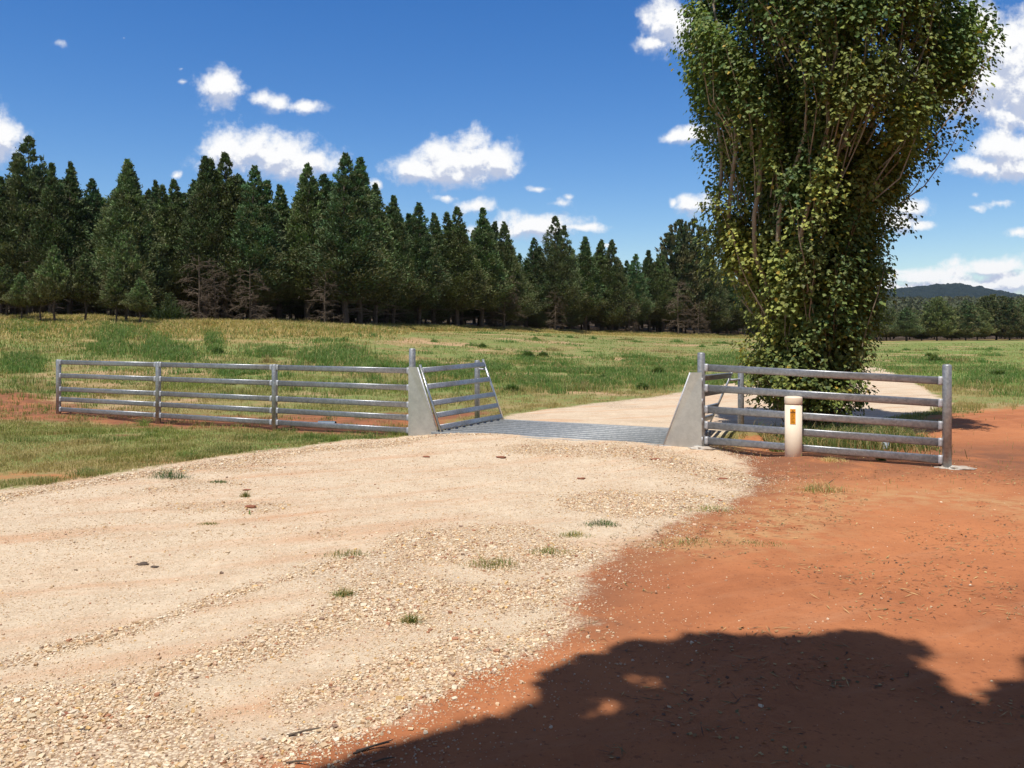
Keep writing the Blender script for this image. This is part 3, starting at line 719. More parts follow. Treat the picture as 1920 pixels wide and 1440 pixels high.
for i, (px, H, ex, lab) in enumerate([(372,5.2,-1.5,'bare brown twiggy tree left of the ragged pine'),(402,4.6,-.5,'second bare twiggy tree beside the brown one'),(470,4.6,-1,'low bare twigs below the ragged topped pine'),
    (610,4.6,-.8,'grey dead branches at the foot of the many tipped pine'),(945,6.4,-1,'bare brown drooping branches under the wide skirted pine'),(1040,5,-1,'grey dead twigs under the bulky pine'),(1180,5,-.5,'brown bare tree below the even row'),
    (1272,7.5,-1,'pale bare dead tree below the tall grey gum'),(1310,5,-1,'low dead twigs beside the pale dead tree')]):
    x, y = at(px, ex); o = tag(obj('dead_tree', DM[i % 2], None, (x, y, gzf(x, y))), lab, 'dead tree', 'dead trees at the edge of the stand')
    o.scale = (H/6, H/6, H/6); o.rotation_euler = (0, 0, i*1.3)
# woods across the paddock at the right
for i, (px, ty, var, wf, Y, lab) in enumerate([(1480,560,'round',1.0,168,'distant round tree behind the poplar stems'),(1540,556,'round2',1.0,172,'second distant tree behind the poplar stems'),(1590,560,'round',1.1,170,'distant tree just behind the right side of the poplar'),
    (1630,566,'round2',.9,168,'distant tree touching the right edge of the poplar'),(1662,574,'round',.8,172,'low grey tree right of the poplar edge'),(1700,577,'pine2',1.35,166,'dark conical tree below the left end of the hill'),
    (1728,590,'round2',.7,170,'low tree between the dark cone and the round crowned tree'),(1757,556,'round',.95,166,'tall round crowned tree with a dark forked trunk under the hill summit'),(1785,580,'round2',.8,172,'lower tree right of the round crowned tree'),
    (1811,563,'round2',.85,168,'upright tree with a clear trunk below the hill'),(1832,575,'round',.8,170,'small tree above the right end post'),(1868,552,'round',1.25,174,'biggest spreading brownish tree near the right edge'),
    (1893,560,'round2',1.0,170,'tree overlapping the biggest spreading tree'),(1922,556,'round',1.1,176,'dark tree cut by the right edge of the photo'),(1975,560,'round',1.1,176,'tree just past the right edge of the photo')]):
    x = (px-960)/F*Y; z = gzf(x, Y); H = CAM_H+(HY-ty)/F*Y-z
    place_tree(var, x, Y, H, wf*1.02, lab, 'trees across the paddock', 'paddock_tree')
for row in range(3):
    for px in np.arange(1400, 2560, 34):
        p = px+r2.uniform(-12, 12); Y = 188+row*16+r2.uniform(0, 9); x = (p-960)/F*Y; z = gzf(x, Y); ty = 574+r2.uniform(-4, 18)
        H = CAM_H+(HY-ty)/F*Y-z
        place_tree(['round', 'round2', 'pine5'][r2.integers(3)], x, Y, H, r2.uniform(.75, 1.1), 'tree in the wood behind the paddock trees', 'trees deeper in the distant wood', 'distant_tree')
# far wooded slope (one mass)
def far_woods():
    r = np.random.default_rng(5); n = 2600
    Y = r.uniform(300, 1000, n); s = r.uniform(.22, 1.0, n); X = s*Y; Z = gz(X, Y)
    hh = r.uniform(6, 11, n); k = 60
    ci = np.repeat(np.arange(n), k); d = norm(r.normal(size=(n*k, 3))); d[:, 2] = np.abs(d[:, 2])
    rad = (hh*.42)[ci]
    pos = np.stack([X[ci], Y[ci], Z[ci]+hh[ci]*.35], 1)+d*rad[:, None]*np.array([1, 1, 1.35])
    V, F_ = sprays(pos, norm(d+r.normal(size=d.shape)*.6), r.uniform(1.5, 3, n*k), r.uniform(.9, 1.8, n*k), r)
    c = np.array([.075, .092, .052])*(.7+.6*r.random((n, 1)))+np.array([.02, .006, 0])*r.random((n, 1)); c = c[ci]*(.8+.4*r.random((n*k, 1)))
    me = mesh_arr('far_woods', V, F_, M['needles'], col=np.repeat(c, 4, 0))
    tag(obj('far_woods', me), 'pale green woods rising in the distance below the dark hill', 'woods', kind='stuff')
far_woods()
def hill():
    px = np.array([900, 1300, 1500, 1600, 1650, 1690, 1730, 1760, 1800, 1850, 1890, 1920, 1990, 2100, 2400]); ty = np.array([600, 585, 562, 551, 546, 542, 538, 534, 537, 543, 549, 556, 568, 580, 600])
    ss = np.linspace(-.1, .95, 900); yy = np.linspace(1500, 2900, 90)
    S, Y = np.meshgrid(ss, yy); hr = 1.6+(HY-np.interp(S*F+960, px, ty))/F*2500
    f = sstep(Y, 1500, 2500)*(1-.5*sstep(Y, 2500, 2900)); X = S*2300+ (Y-2300)*S
    Z = 20+(hr-20)*f*(1-.10*fbm(X*.004, Y*.004, 3)*(f < .95)) + (fbm(X*.09, Y*.05, 3)-.5)*9 + 6*np.maximum(0, fbm(X*.03+9, Y*.03, 2)-.62)*4
    V = np.stack([X.ravel(), Y.ravel(), Z.ravel()], 1); n, m_ = S.shape; I = np.arange(n*m_).reshape(n, m_)
    Fq = np.stack([I[:-1, :-1].ravel(), I[:-1, 1:].ravel(), I[1:, 1:].ravel(), I[1:, :-1].ravel()], 1)
    mt = simple('wooded_hillside', (.012, .020, .020), 1.0, spec=0, var=(.05, (.022, .032, .028)))
    tag(obj('hills', mesh_arr('hills', V, Fq, mt)), kind='structure')
hill()

# ------------------------------------------------------------------ poplar
def leaves(pos, nrm, up, size, r, cols, mat, name):
    """folded deltoid leaves: 5 verts, 2 quads-ish"""
    n = len(pos); side = norm(np.cross(nrm, up)); up = norm(np.cross(side, nrm)); s = size[:, None]
    base = pos; tip = pos-up*s*1.05+nrm*s*.12; l = pos-up*s*.36+side*s*.52+nrm*s*.16; rr_ = pos-up*s*.36-side*s*.52+nrm*s*.16; mid = pos-up*s*.45
    V = np.stack([base, l, tip, rr_, mid], 1).reshape(-1, 3); i = np.arange(n)[:, None]*5
    F_ = np.concatenate([i+np.array([[0, 1, 2, 4]]), i+np.array([[0, 4, 2, 3]])])
    return mesh_arr(name, V, F_, mat, col=np.repeat(cols, 5, 0))
PD = 13.4; PX0 = .0
sil = np.array([(-330,1470,1600),(-200,1380,1700),(-100,1310,1790),(-40,1280,1780),(0,1268,1795),(60,1280,1796),(130,1292,1835),(200,1296,1800),(270,1310,1772),(330,1322,1722),(400,1322,1684),(450,1332,1662),(500,1350,1655),(560,1385,1650),(600,1395,1640),(650,1405,1630),(690,1396,1612),(730,1425,1600),(780,1465,1580),(815,1490,1560)], float)
zS = CAM_H+(HY-sil[:, 0])/F*PD; xl = (sil[:, 1]-960)/F*PD; xr = (sil[:, 2]-960)/F*PD
def pc(z): return np.interp(z, zS[::-1], ((xl+xr)/2)[::-1]), np.interp(z, zS[::-1], ((xr-xl)/2)[::-1])
GAPS = [(1405,365,34,30),(1378,338,26,22),(1702,205,13,40),(1690,250,12,26),(1360,22,14,20),(1668,110,12,14),(1345,420,16,14),(1600,120,8,14),(1345,250,10,26),(1800,300,30,40),(1775,20,12,16),(1300,215,12,14)]
def poplar():
    r = np.random.default_rng(21)
    root = tag(empty('poplar_tree', (4.72, PD, 0)), 'tall flaring poplar with many upright stems and yellowing leaves beside the road', 'tree')
    inv = np.array([-4.72, -PD, 0])
    tb = MB(); stems = []
    for k in range(20):
        a = 2*math.pi*k/20+r.uniform(-.2, .2); q = r.uniform(.15, .60) if k not in (10, 11, 12, 13, 14) else r.uniform(.7, .85); zt = r.uniform(5, 9.3); zz = np.linspace(0, zt, 16); pts = []
        ph = r.random(2)*6
        for z in zz:
            c, R = pc(max(z, .4)); f = min(1, .25+z/3.2)
            pts.append((c+math.cos(a)*q*R*f+.06*math.sin(z*2.2+ph[0]), PD+math.sin(a)*q*R*.85*f+.06*math.sin(z*1.9+ph[1]), z-.1 if z == 0 else z))
        stems.append(np.array(pts)+inv); tb.tube(np.array(pts)+inv, np.linspace(r.uniform(.045, .075), .012, 16), 7)
    tb.build('stems', M['stembark'], root, smooth=True)
    # shoots
    tw = MB(); P_, U_, S_, C_ = [], [], [], []
    nsh = 2900; k = 0
    clumps = []
    while len(clumps) < 270:
        z = r.uniform(.45, 9.7); c, R = pc(z)
        if r.random() > (R*1.1+.35)/2.7: continue
        a = r.uniform(0, 2*math.pi)
        if math.sin(a) > .5 and r.random() < .4: continue
        edge = R*(.76+.46*fbm(np.array([z*2.1+(50 if math.cos(a) > 0 else 0)]), np.array([a*.8]))[0])
        hx = (c+math.cos(a)*edge*.8)/PD*F+960; hy = HY-(z-CAM_H)/PD*F
        if any(((hx-g0)/(g2+6))**2+((hy-g1)/(g3+6))**2 < 1 for g0, g1, g2, g3 in GAPS): continue
        clumps.append((z, a, edge, r.uniform(.20, .36), r.uniform(.65, 1.5), r.uniform(-.15, .25)))
    for z in np.linspace(.9, 4.0, 17):                     # full, yellower lower left side
        c, R = pc(z); clumps.append((z, math.pi+r.uniform(-.35, 1.0), R*r.uniform(.9, 1.02), r.uniform(.22, .30), r.uniform(1.1, 1.5), .22))
    for z in np.linspace(.9, 3.4, 8):
        c, R = pc(z); clumps.append((z, r.uniform(-1.1, .2), R*r.uniform(.88, 1.0), .24, r.uniform(.8, 1.2), .05))
    while k < nsh:
        core = r.random() < .22
        if core:
            z = r.uniform(.35, 9.4); c, R = pc(z); a = r.uniform(0, 6.283); rho = R*.55*math.sqrt(r.random()); cb, cy_ = .8, 0
        else:
            z0, a0, e0, cr, cb, cy_ = clumps[r.integers(len(clumps))]
            z = z0+r.normal()*cr*.9; c, R = pc(max(z, .35)); rho0 = max(.1, e0-cr*1.15-.12-.08*min(1, max(0, (z-2.2)/1.5)))
            px_ = math.cos(a0)*rho0+r.normal()*cr*.55; py_ = math.sin(a0)*rho0+r.normal()*cr*.55; a = math.atan2(py_, px_); rho = math.hypot(px_, py_)
        if z < .3: continue
        ln = r.uniform(.35, .85)*(1 if z > 1.8 else .7); hang = z < 1.3; out = .30 if z < 6 else .1
        p0 = np.array([c+math.cos(a)*rho, PD+math.sin(a)*rho*.9, z-.15])+inv
        d = norm(np.array([math.cos(a)*out+r.normal()*.12, math.sin(a)*out+r.normal()*.12, 1.0 if not hang else .25]))
        hx = (p0[0]+4.72)/PD*F+960; hy = HY-(z+ln*.4-CAM_H)/PD*F
        if any(((hx-g0)/(g2*1.2+3))**2+((hy-g1)/(g3*1.2+3))**2 < 1 for g0, g1, g2, g3 in GAPS) and r.random() < .93: continue
        k += 1
        p1 = p0+d*ln
        if r.random() < .30:
            c2, R2 = pc(max(z-.8, .3)); st = np.array([c2+math.cos(a)*rho*.75, PD+math.sin(a)*rho*.7, max(z-.9, .1)])+inv
            tw.tube([st, (st+p0)/2+r.normal(size=3)*.05, p0, p1], [.013, .010, .008, .003], 3, cap=False)
        m = int(112*ln/.8*r.uniform(.7, 1.25)); t = r.random(m); rad = (.06+.24*(1-t)*r.uniform(.7, 1.2))*(1.0)
        aa = r.random(m)*6.28; off = np.stack([np.cos(aa)*rad, np.sin(aa)*rad, r.normal(size=m)*.05], 1)*r.uniform(.5, 1.25, (m, 1))
        pos = p0+d*ln*t[:, None]+off; P_.append(pos)
        ou = np.stack([np.cos(aa), np.sin(aa), np.zeros(m)], 1)*.8+np.array([math.cos(a), math.sin(a), 1.3])*.7
        U_.append(ou); S_.append(r.uniform(.042, .076, m))
        # colours: yellowing patches where the tree itself has turned
        wp = p0-inv; X = wp[0]-4.72
        yel = cy_+.12+.5*max(0, fbm(np.array([wp[0]*.8]), np.array([z*.8+wp[1]]))[0]-.5)*2
        yel += .55*math.exp(-((X-.35)/.8)**2-((z-4.5)/1.0)**2)*(math.sin(a) < .2) + .35*math.exp(-((X+1.2)/.6)**2-((z-2.6)/.9)**2)+.25*(z < 1.6)
        g = np.array([.110, .175, .050]); yl = np.array([.28, .28, .065]); dk = np.array([.060, .115, .042])
        f = np.clip(yel+r.normal(size=m)*.18, 0, 1)[:, None]; base = np.where(r.random((m, 1)) < .45, dk, g)
        col = (base*(1-f)+yl*f)*cb*1.05
        y2 = r.random((m, 1)) < (.012+.05*max(0, yel-.3)); col = np.where(y2, np.array([.42, .30, .05]), col)
        C_.append(col*r.uniform(.75, 1.25, (m, 1)))
    pos = np.concatenate(P_); ou = norm(np.concatenate(U_)+r.normal(size=(len(pos), 3))*.55); S = np.concatenate(S_); Cc = np.concatenate(C_)
    up = norm(np.array([0, 0, 1.])+r.normal(size=(len(pos), 3))*.45)
    me = leaves(pos, ou, up, S, r, Cc, M['leaf'], 'crown'); obj('crown', me, root)
    tw.build('twigs', M['stembark'], root)
    print('poplar leaves', len(pos))
poplar()

# ------------------------------------------------------------------ shade tree beside the camera (only its shadow is in view)
def shade_tree():
    r = np.random.default_rng(9)
    edge = [(560,1460),(690,1425),(790,1392),(930,1352),(1022,1318),(1018,1285),(1075,1245),(1130,1215),(1200,1188),(1300,1190),(1400,1188),(1440,1182),(1500,1200),(1560,1182),(1640,1190),(1720,1200),(1765,1225),(1772,1262),(1790,1300),(1850,1310),(1890,1290),(1905,1240),(1935,1205),(2100,1190)]
    poly = [gp(*p) for p in edge]+[(4.5, .5), (-1.6, .5), (-1.2, 2.2)]
    poly2 = poly[:-3]+[(12, 3.2), (14, -12), (-8, -12), (-5, 1.0), (-1.6, 1.6), (-1.2, 2.2)]
    holes = [(gp(1212, 1272), .085), (gp(1140, 1322), .08), (gp(1790, 1330), .04), (gp(1255, 1202), .025), (gp(1175, 1238), .03), (gp(1330, 1215), .02), (gp(1105, 1290), .02), (gp(1600, 1215), .018), (gp(1720, 1250), .022), (gp(1060, 1380), .03), (gp(960, 1372), .02), (gp(1850, 1345), .03)]
    P_ = []; N_ = 0; cot = 1/math.tan(SUN_EL)
    root = tag(empty('shade_tree', (2.2, -1.6, 0)), 'leafy shade tree beside the viewer whose crown shades the red dirt at the bottom right', 'tree')
    inv = np.array([-2.2, 1.6, 0]); pos = []; cl = []
    while len(cl) < 3000:
        x, y = r.uniform(-1.6, 4.5), r.uniform(.5, 5.0)
        sd = float(sdf_poly(np.array([x]), np.array([y]), poly)[0])+(float(fbm(np.array([x*4.0]), np.array([y*4.0]), 3)[0])-.5)*.26
        h = r.uniform(6.5, 9.5); rad = min([.24, sd]+[math.hypot(x-c[0], y-c[1])-hr for c, hr in holes])
        if rad < .035 or (sd > .6 and r.random() < .6): continue
        cl.append((x-SH[0]*h*cot, y-SH[1]*h*cot, h, rad))
    for x, y, h, rad in cl:
        m = int(230*(rad/.25)**2)+24; q = norm(r.normal(size=(m, 3)))*rad*(r.random((m, 1))**.4)*.92; pos.append(q+np.array([x, y, h])+inv)
    # the rest of the crown, behind and above the viewer
    for _ in range(4200):
        a = r.random()*6.28; q = math.sqrt(r.random())*6.5; x = 3.2+math.cos(a)*q*1.2; y = -3.0+math.sin(a)*q; h = r.uniform(3.0 if y < 0 else 3.8, 8.5)
        gx, gy = x+h*cot*SH[0], y+h*cot*SH[1]
        if float(sdf_poly(np.array([gx]), np.array([gy]), poly2)[0]) < .4 or h < 2.6+.5*max(0, y): continue
        pos.append(norm(r.normal(size=(60, 3)))*.38*r.random((60, 1))**.4+np.array([x, y, h])+inv)
    pos = np.concatenate(pos); n = len(pos)
    col = np.array([.06, .10, .03])*r.uniform(.7, 1.3, (n, 1))
    me = leaves(pos, norm(r.normal(size=(n, 3))), norm(np.array([0, 0, 1.])+.5*r.normal(size=(n, 3))), r.uniform(.06, .095, n), r, col, M['leaf'], 'crown')
    obj('crown', me, root)
    tb = MB(); tb.tube([(0, 0, -.3), (.05, .1, 1.5), (0, .3, 3), (-.1, .6, 4.6)], [.22, .18, .15, .08], 10)
    for _ in range(22):
        a = r.random()*6.28; e = np.array([math.cos(a)*2, math.sin(a)*1.6+.8, r.uniform(4.6, 6)]); tb.tube([(0, .25, 2.6), e*.5+np.array([0, 0, 1.4]), e], [.08, .05, .02], 6)
    tb.build('trunk', M['bark'], root, smooth=True)
    print('shade leaves', n)
shade_tree()

# ------------------------------------------------------------------ gravel stones
def stones():
    r = np.random.default_rng(3)
    import itertools
    base = np.array(list(itertools.product((-1, 1), repeat=3)), float)*.58
    quads = np.array([(0, 1, 3, 2), (4, 6, 7, 5), (0, 4, 5, 1), (2, 3, 7, 6), (0, 2, 6, 4), (1, 5, 7, 3)])
    n = 1900000; X = r.uniform(-9, 6, n); Y = 2.6+r.random(n)**1.35*12.5
    vis = np.abs(X/Y) < .66; X, Y = X[vis], Y[vis]
    rd = sdf_poly(X, Y, ROAD1)+(fbm(X*2.2, Y*2.2, 4)-.5)*.75*np.where(X > .3, 1, .4)
    lo = loose_val(X, Y); patch = fbm(X*3.1, Y*3.1, 3)
    p = np.where(rd > 0, np.clip(.30+1.15*lo**1.2*sstep(patch, .25, .6), 0, 1), .55*np.exp(rd/.17)*(rd > -.8)+.0032+.05*np.exp(rd/.35)*sstep(patch, .45, .7)+.012*sstep(patch, .62, .75))
    inred = sdf_poly(X, Y, RED) > -.3; p = np.where((rd <= 0) & ~inred, p*.25, p)
    a_ = (X-GC[0])*GD[0]+(Y-GC[1])*GD[1]; b_ = (X-GC[0])*GP[0]+(Y-GC[1])*GP[1]
    p = np.where((np.abs(a_) < 2.0) & (np.abs(b_) < 1.0), 0, p)
    keep = r.random(len(X)) < p*.72; X, Y, rd, lo = X[keep], Y[keep], rd[keep], lo[keep]; n = len(X); print('stones', n)
    s = np.exp(r.normal(-5.33, .48, n))*np.where(rd > 0, .56+.62*lo, .75)*(1+.035*np.clip(Y-4, 0, 9)); s = np.clip(s, .003, .021)
    Z = gz(X, Y, False)
    sc = s[:, None]*np.stack([r.uniform(.75, 1.35, n), r.uniform(.65, 1.1, n), r.uniform(.4, .8, n)], 1)
    ang = r.random(n)*6.28; tx = r.normal(size=n)*.35
    v = base[None]*(1+r.uniform(-.32, .32, (n, 8, 3))); v = v*sc[:, None, :]
    c, si = np.cos(tx)[:, None], np.sin(tx)[:, None]; yy = v[..., 1]*c-v[..., 2]*si; zz = v[..., 1]*si+v[..., 2]*c
    c, si = np.cos(ang)[:, None], np.sin(ang)[:, None]; xx = v[..., 0]*c-yy*si; y2 = v[..., 0]*si+yy*c
    V = np.stack([xx+X[:, None], y2+Y[:, None], zz+(Z+s*.22)[:, None]], 2).reshape(-1, 3)
    Fq = (quads[None]+(np.arange(n)*8)[:, None, None]).reshape(-1, 4)
    pal = np.array([(.74, .62, .45), (.66, .52, .35), (.80, .72, .58), (.56, .40, .25), (.60, .44, .32), (.40, .20, .12), (.30, .22, .17), (.70, .48, .22)])
    ci = r.choice(8, n, p=[.30, .24, .18, .10, .09, .035, .025, .03]); col = pal[ci]*r.uniform(.72, 1.05, (n, 1))*np.array([1, .96, .90]); dst = (.15+.5*(rd < -.1))[:, None]*r.random((n, 1)); col = col*(1-dst)+np.array([.50, .22, .11])*dst
    me = mesh_arr('gravel', V, Fq, M['stone'], col=np.repeat(col, 8, 0))
    tag(obj('gravel', me), 'loose pale gravel stones scattered over the road and its edges', 'gravel', kind='stuff')
stones()

# ------------------------------------------------------------------ grass
def blades(name, X, Y, h, w, col, r, lean=.35, curl=.35, parent=None, zoff=0.0, origin=None):
    n = len(X); Z = gz(X, Y, True)-.004+zoff; a = r.random(n)*6.28; d = np.stack([np.cos(a), np.sin(a), 0*a], 1)
    b = r.random(n)*6.28; sd = np.stack([np.cos(b), np.sin(b), 0*b], 1)*(w/2)[:, None]
    ln = (np.abs(r.normal(size=n))*lean*h)[:, None]; p = np.stack([X, Y, Z], 1)
    mid = p+d*ln*.35+np.stack([0*h, 0*h, h*.6], 1); tip = p+d*ln*(1+curl)+np.stack([0*h, 0*h, h*(1-.25*np.clip(ln[:, 0]/h, 0, 1))], 1)
    V = np.stack([p-sd, p+sd, mid+sd*.75, mid-sd*.75, tip], 1).reshape(-1, 3)
    if origin is not None: V = V-np.array(origin)
    i = np.arange(n)[:, None]*5
    return mesh_arr(name, V, [i+np.array([[0, 1, 2, 3]]), i+np.array([[3, 2, 4]])], M['grass'], col=np.repeat(col, 5, 0))
GREEN = np.array([.155, .225, .058]); LIME = np.array([.25, .29, .070]); DRY = np.array([.48, .37, .17]); TEAL = np.array([.075, .125, .05]); GOLD = np.array([.60, .46, .20])
def pasture():
    r = np.random.default_rng(13); n = 1500000
    px = r.uniform(-60, 1980, n); py = 640+(r.random(n)**1.0)*285; Yg = F*1.6/(py-HY)
    Yg = np.clip(Yg, 4, 120); X = (px-960)/F*Yg; Y = Yg
    rv = road_val(X, Y)+(fbm(X*3, Y*3, 3)-.5)*.35; rd = red_val(X, Y)+(fbm(X*1.2, Y*1.2, 3)-.5)*1.2
    base = fbm(X*.55+4, Y*.55, 4); fine = fbm(X*3.3, Y*3.3, 2)
    dens = sstep(base*.6+fine*.4, .42, .58)*.9+.06
    nearstrip = (Y < 16.2)
    dens = np.where((Y < 17) & (rd < 0), np.maximum(dens, .42), dens)
    dens = np.where(rd > 0, np.where(X < 1.5, .38*sstep(fine, .42, .62), np.where(rd < .5, .10*sstep(fine, .5, .7), .004)), dens)
    dens = np.where(rv > -.03, .0, dens); a_ = (X-GC[0])*GD[0]+(Y-GC[1])*GD[1]; b_ = (X-GC[0])*GP[0]+(Y-GC[1])*GP[1]
    dens = np.where((np.abs(a_) < 1.9) & (np.abs(b_) < 1.05), 0, dens)
    dens = np.where((np.abs(rv) < .3) & (rv < 0) & (rd < 0), dens*1.3, dens)
    k = r.random(n) < dens*.52; X, Y, base, fine, rd = X[k], Y[k], base[k], fine[k], rd[k]; n = len(X)
    lush = sstep(fbm(X*.16+9, Y*.30+2, 4), .47, .62)
    h = (.022+.035*r.random(n))*(1+.9*sstep(fine, .5, .7))*np.where(Y > 17, 1.2+.9*lush, 1.0)
    w = np.maximum(.0045, .00055*Y)
    t = fbm(X*.8+30, Y*.8+7, 3); f1 = sstep(t, .42, .6)[:, None]; c = GREEN*(1-f1)+LIME*f1
    extra = .45*np.exp(-((Y-21)/5.5)**2)*(X > -6)+.38*(Y < 17)
    dryf = np.clip(extra*r.random(n)*1.6+sstep(fbm(X*.45+50, Y*.45, 4), .42, .62)*1.0+(r.random(n) < .30)*.8 - lush*.5, 0, 1)[:, None]; c = c*(1-dryf)+DRY*dryf
    c = c*r.uniform(.7, 1.25, (n, 1)); print('grass blades', n)
    tag(obj('grass', blades('grass', X, Y, h, w, c, r)), 'short mixed green and dry grass over the field and the verge', 'grass', kind='stuff')
pasture()
def tuft_mesh(x, y, n, spread, h, cols, seed, w=None, parent=None, lean=.5, flat=1.0):
    r = np.random.default_rng(seed); X = x+r.normal(size=n)*spread; Y = y+r.normal(size=n)*spread*flat
    hh = h*r.uniform(.5, 1.15, n)*np.exp(-((X-x)**2+((Y-y)/max(flat, .01))**2)/(spread*2.2)**2); k = r.integers(0, len(cols), n)
    c = np.array(cols)[k]*r.uniform(.75, 1.25, (n, 1)); ww = np.full(n, w or max(.004, .0006*y))
    return blades('tuft', X, Y, hh, ww, c, r, lean=lean, origin=(x, y, 0))
# bands of long green grass across the field (uncountable)
def long_grass():
    r = np.random.default_rng(17)
    Xs, Ys, Hs, Cs = [], [], [], []
    bands = [(30,655,60,7,.30),(150,652,60,8,.38),(220,657,60,9,.42),(290,668,50,8,.40),(205,668,60,7,.3),(330,672,40,6,.3),(40,680,40,6,.25),(400,662,16,6,.38),(500,668,35,5,.28),(590,674,45,9,.36),(650,668,40,8,.3),(700,680,50,7,.3),(800,680,50,7,.28),(860,684,50,7,.28),
             (930,678,30,6,.25),(1000,690,50,6,.2),(1060,700,60,6,.2),(1150,680,50,6,.22),(1230,690,35,8,.3),(1250,672,60,5,.2),(1180,662,60,4,.2),(1000,668,70,4,.15),(450,708,40,5,.2),(1130,690,60,5,.2),(1370,690,50,6,.2),(1330,668,60,5,.2),(1380,660,50,5,.2),
             (1750,660,80,5,.15),(1850,672,80,6,.15),(1690,670,60,5,.12),(1880,700,50,8,.2),(1850,712,50,6,.2)]
    for px, py, wx, wy, h in bands:
        n = 5000; p = px+r.normal(size=n)*wx*.5; q = py+r.normal(size=n)*wy*.5
        z0 = gz(*gp(px, py)) ; Y = F*(CAM_H-.45)/(q-HY) if py < 700 else F*1.55/(q-HY); X = (p-960)/F*Y
        k = fbm(X*1.1, Y*.6, 3) > .42; X, Y = X[k], Y[k]; m = len(X)
        Xs.append(X); Ys.append(Y); Hs.append(h*r.uniform(.4, 1.05, m)*(.5+fbm(X*2, Y*2, 2)))
        f = (r.random((m, 1))); c = np.array([.115, .205, .05])*(1-f)+np.array([.21, .29, .08])*f; c = np.where(r.random((m, 1)) < .12, DRY, c); Cs.append(c*r.uniform(.75, 1.2, (m, 1)))
    for _ in range(420):                                 # scattered clumps between the bands
        q = 638+r.random()**1.3*85; p = r.uniform(-40, 1960); Yc = F*1.3/(q-HY); Xc = (p-960)/F*Yc; Yc = min(Yc, 75)
        if float(road_val(np.array([Xc]), np.array([Yc]))[0]) > -.5: continue
        m = r.integers(40, 170); sp = r.uniform(.12, .6); X = Xc+r.normal(size=m)*sp; Y = Yc+r.normal(size=m)*sp; Xs.append(X); Ys.append(Y); hh = r.uniform(.12, .42)
        Hs.append(hh*r.uniform(.4, 1.05, m)*np.exp(-.5*((X-Xc)**2+(Y-Yc)**2)/(sp*1.4)**2)); f = r.random((m, 1)); c = np.array([.10, .20, .05])*(1-f)+np.array([.19, .29, .07])*f
        c = c if r.random() < .75 else DRY*(.6+.4*f); Cs.append(c*r.uniform(.75, 1.2, (m, 1)))
    X, Y, H, Cc = map(np.concatenate, (Xs, Ys, Hs, Cs)); 
    tag(obj('long_grass', blades('long_grass', X, Y, H, np.maximum(.008, .0006*Y), Cc, r, lean=.4)), 'long bright green grass growing in bands across the field', 'grass', kind='stuff')
    # tall dry grass along the foot of the stand
    n = 330000; px = r.uniform(-100, 1640, n); s = (px-960)/F; ye = yedge(s); ex = r.exponential(1.0, n); off = -ex*np.where(s < -.12, 5.5, 2.2)+6*r.random(n)*(r.random(n) < .4)
    Y = ye+off; X = s*Y; k = fbm(X*.3, Y*.5, 3) > .30+.035*np.minimum(ex, 5)+.05*r.random(n); X, Y = X[k], Y[k]; m = len(X); s = X/Y
    H = r.uniform(.2, .75, m)*np.where(Y > 90, .8, 1.0)*(.25+1.3*fbm(X*.5, Y*.5, 3))*np.exp(-.25*ex[k]); f = fbm(X*.2+9, Y*.3, 3)[:, None]
    c = GOLD*(1-.5*f)+np.array([.30, .26, .08])*f*.5; c = np.where(r.random((m, 1)) < .15*f*3, GREEN*1.1, c)
    tag(obj('dry_grass', blades('dry_grass', X, Y, H, np.full(m, .045), c*r.uniform(.75, 1.2, (m, 1)), r, lean=.5)), 'tall golden dry grass along the foot of the pine stand', 'grass', kind='stuff')
long_grass()
# individual weeds and tufts
TW = [(925,1063,.20,.055,'green brown tuft in loose gravel, largest on the road',[DRY*.7, GREEN*.8, DRY*.5]),(1128,985,.16,.05,'dark green tuft at the gravel edge near the middle',[GREEN*.6, TEAL*.6]),
      (1075,1005,.14,.04,'low dry tuft left of the dark green edge tuft',[DRY*.8, GREEN*.7]),(1030,1040,.18,.045,'sparse dry tuft among white stones below the low dry tuft',[DRY*.8, GREEN*.7]),
      (650,1040,.20,.035,'flat dry weed mat on the gravel windrow',[DRY*.6, GREEN*.6]),(645,1120,.07,.05,'small upright weed on packed gravel',[GREEN*.8, DRY*.7]),
      (770,1165,.06,.05,'tiny green weed below the flat dry mat',[GREEN*.8, DRY*.6]),(1540,922,.26,.09,'wispy green weed on red dirt in front of the right fence',[GREEN*.9, DRY*.7, DRY]),
      (1330,958,.30,.04,'low straw tuft at the tip of the gravel',[DRY, GREEN*.7]),(1290,1020,.30,.035,'straw mat on the red dirt below the gravel tip',[DRY, DRY*.8, GREEN*.6]),(1420,1020,.28,.02,'thin straw scatter right of the straw mat',[DRY*.8, GREEN*.6]),
      (318,890,.22,.10,'blue green clump at the road edge on the left verge',[TEAL*.8, TEAL]),(165,886,.2,.08,'green clump left of the blue green clump',[GREEN*.8, TEAL]),(350,852,.25,.10,'grass clump below the second fence post',[GREEN, LIME*.8]),
      (268,788,.14,.14,'broad leaved weed under the bottom rail of the first bay',[GREEN*.9, LIME]),(625,823,.14,.10,'weed at the bottom rail near the triangular plate',[GREEN*.8, LIME*.8]),
      (460,930,.05,.05,'thin weed on the pale road below the last bay',[GREEN*.6, DRY*.6]),(410,903,.12,.03,'flat green runner on the pale road',[GREEN*.7, TEAL*.7]),(390,982,.10,.02,'low runner left on the pale road',[GREEN*.6, DRY*.6]),
      (1652,865,.06,.18,'small upright leafy weed in front of the short fence bottom rail',[GREEN*.8, TEAL]),(1562,868,.20,.05,'yellow leaf litter beside the marker post',[GOLD, DRY])]
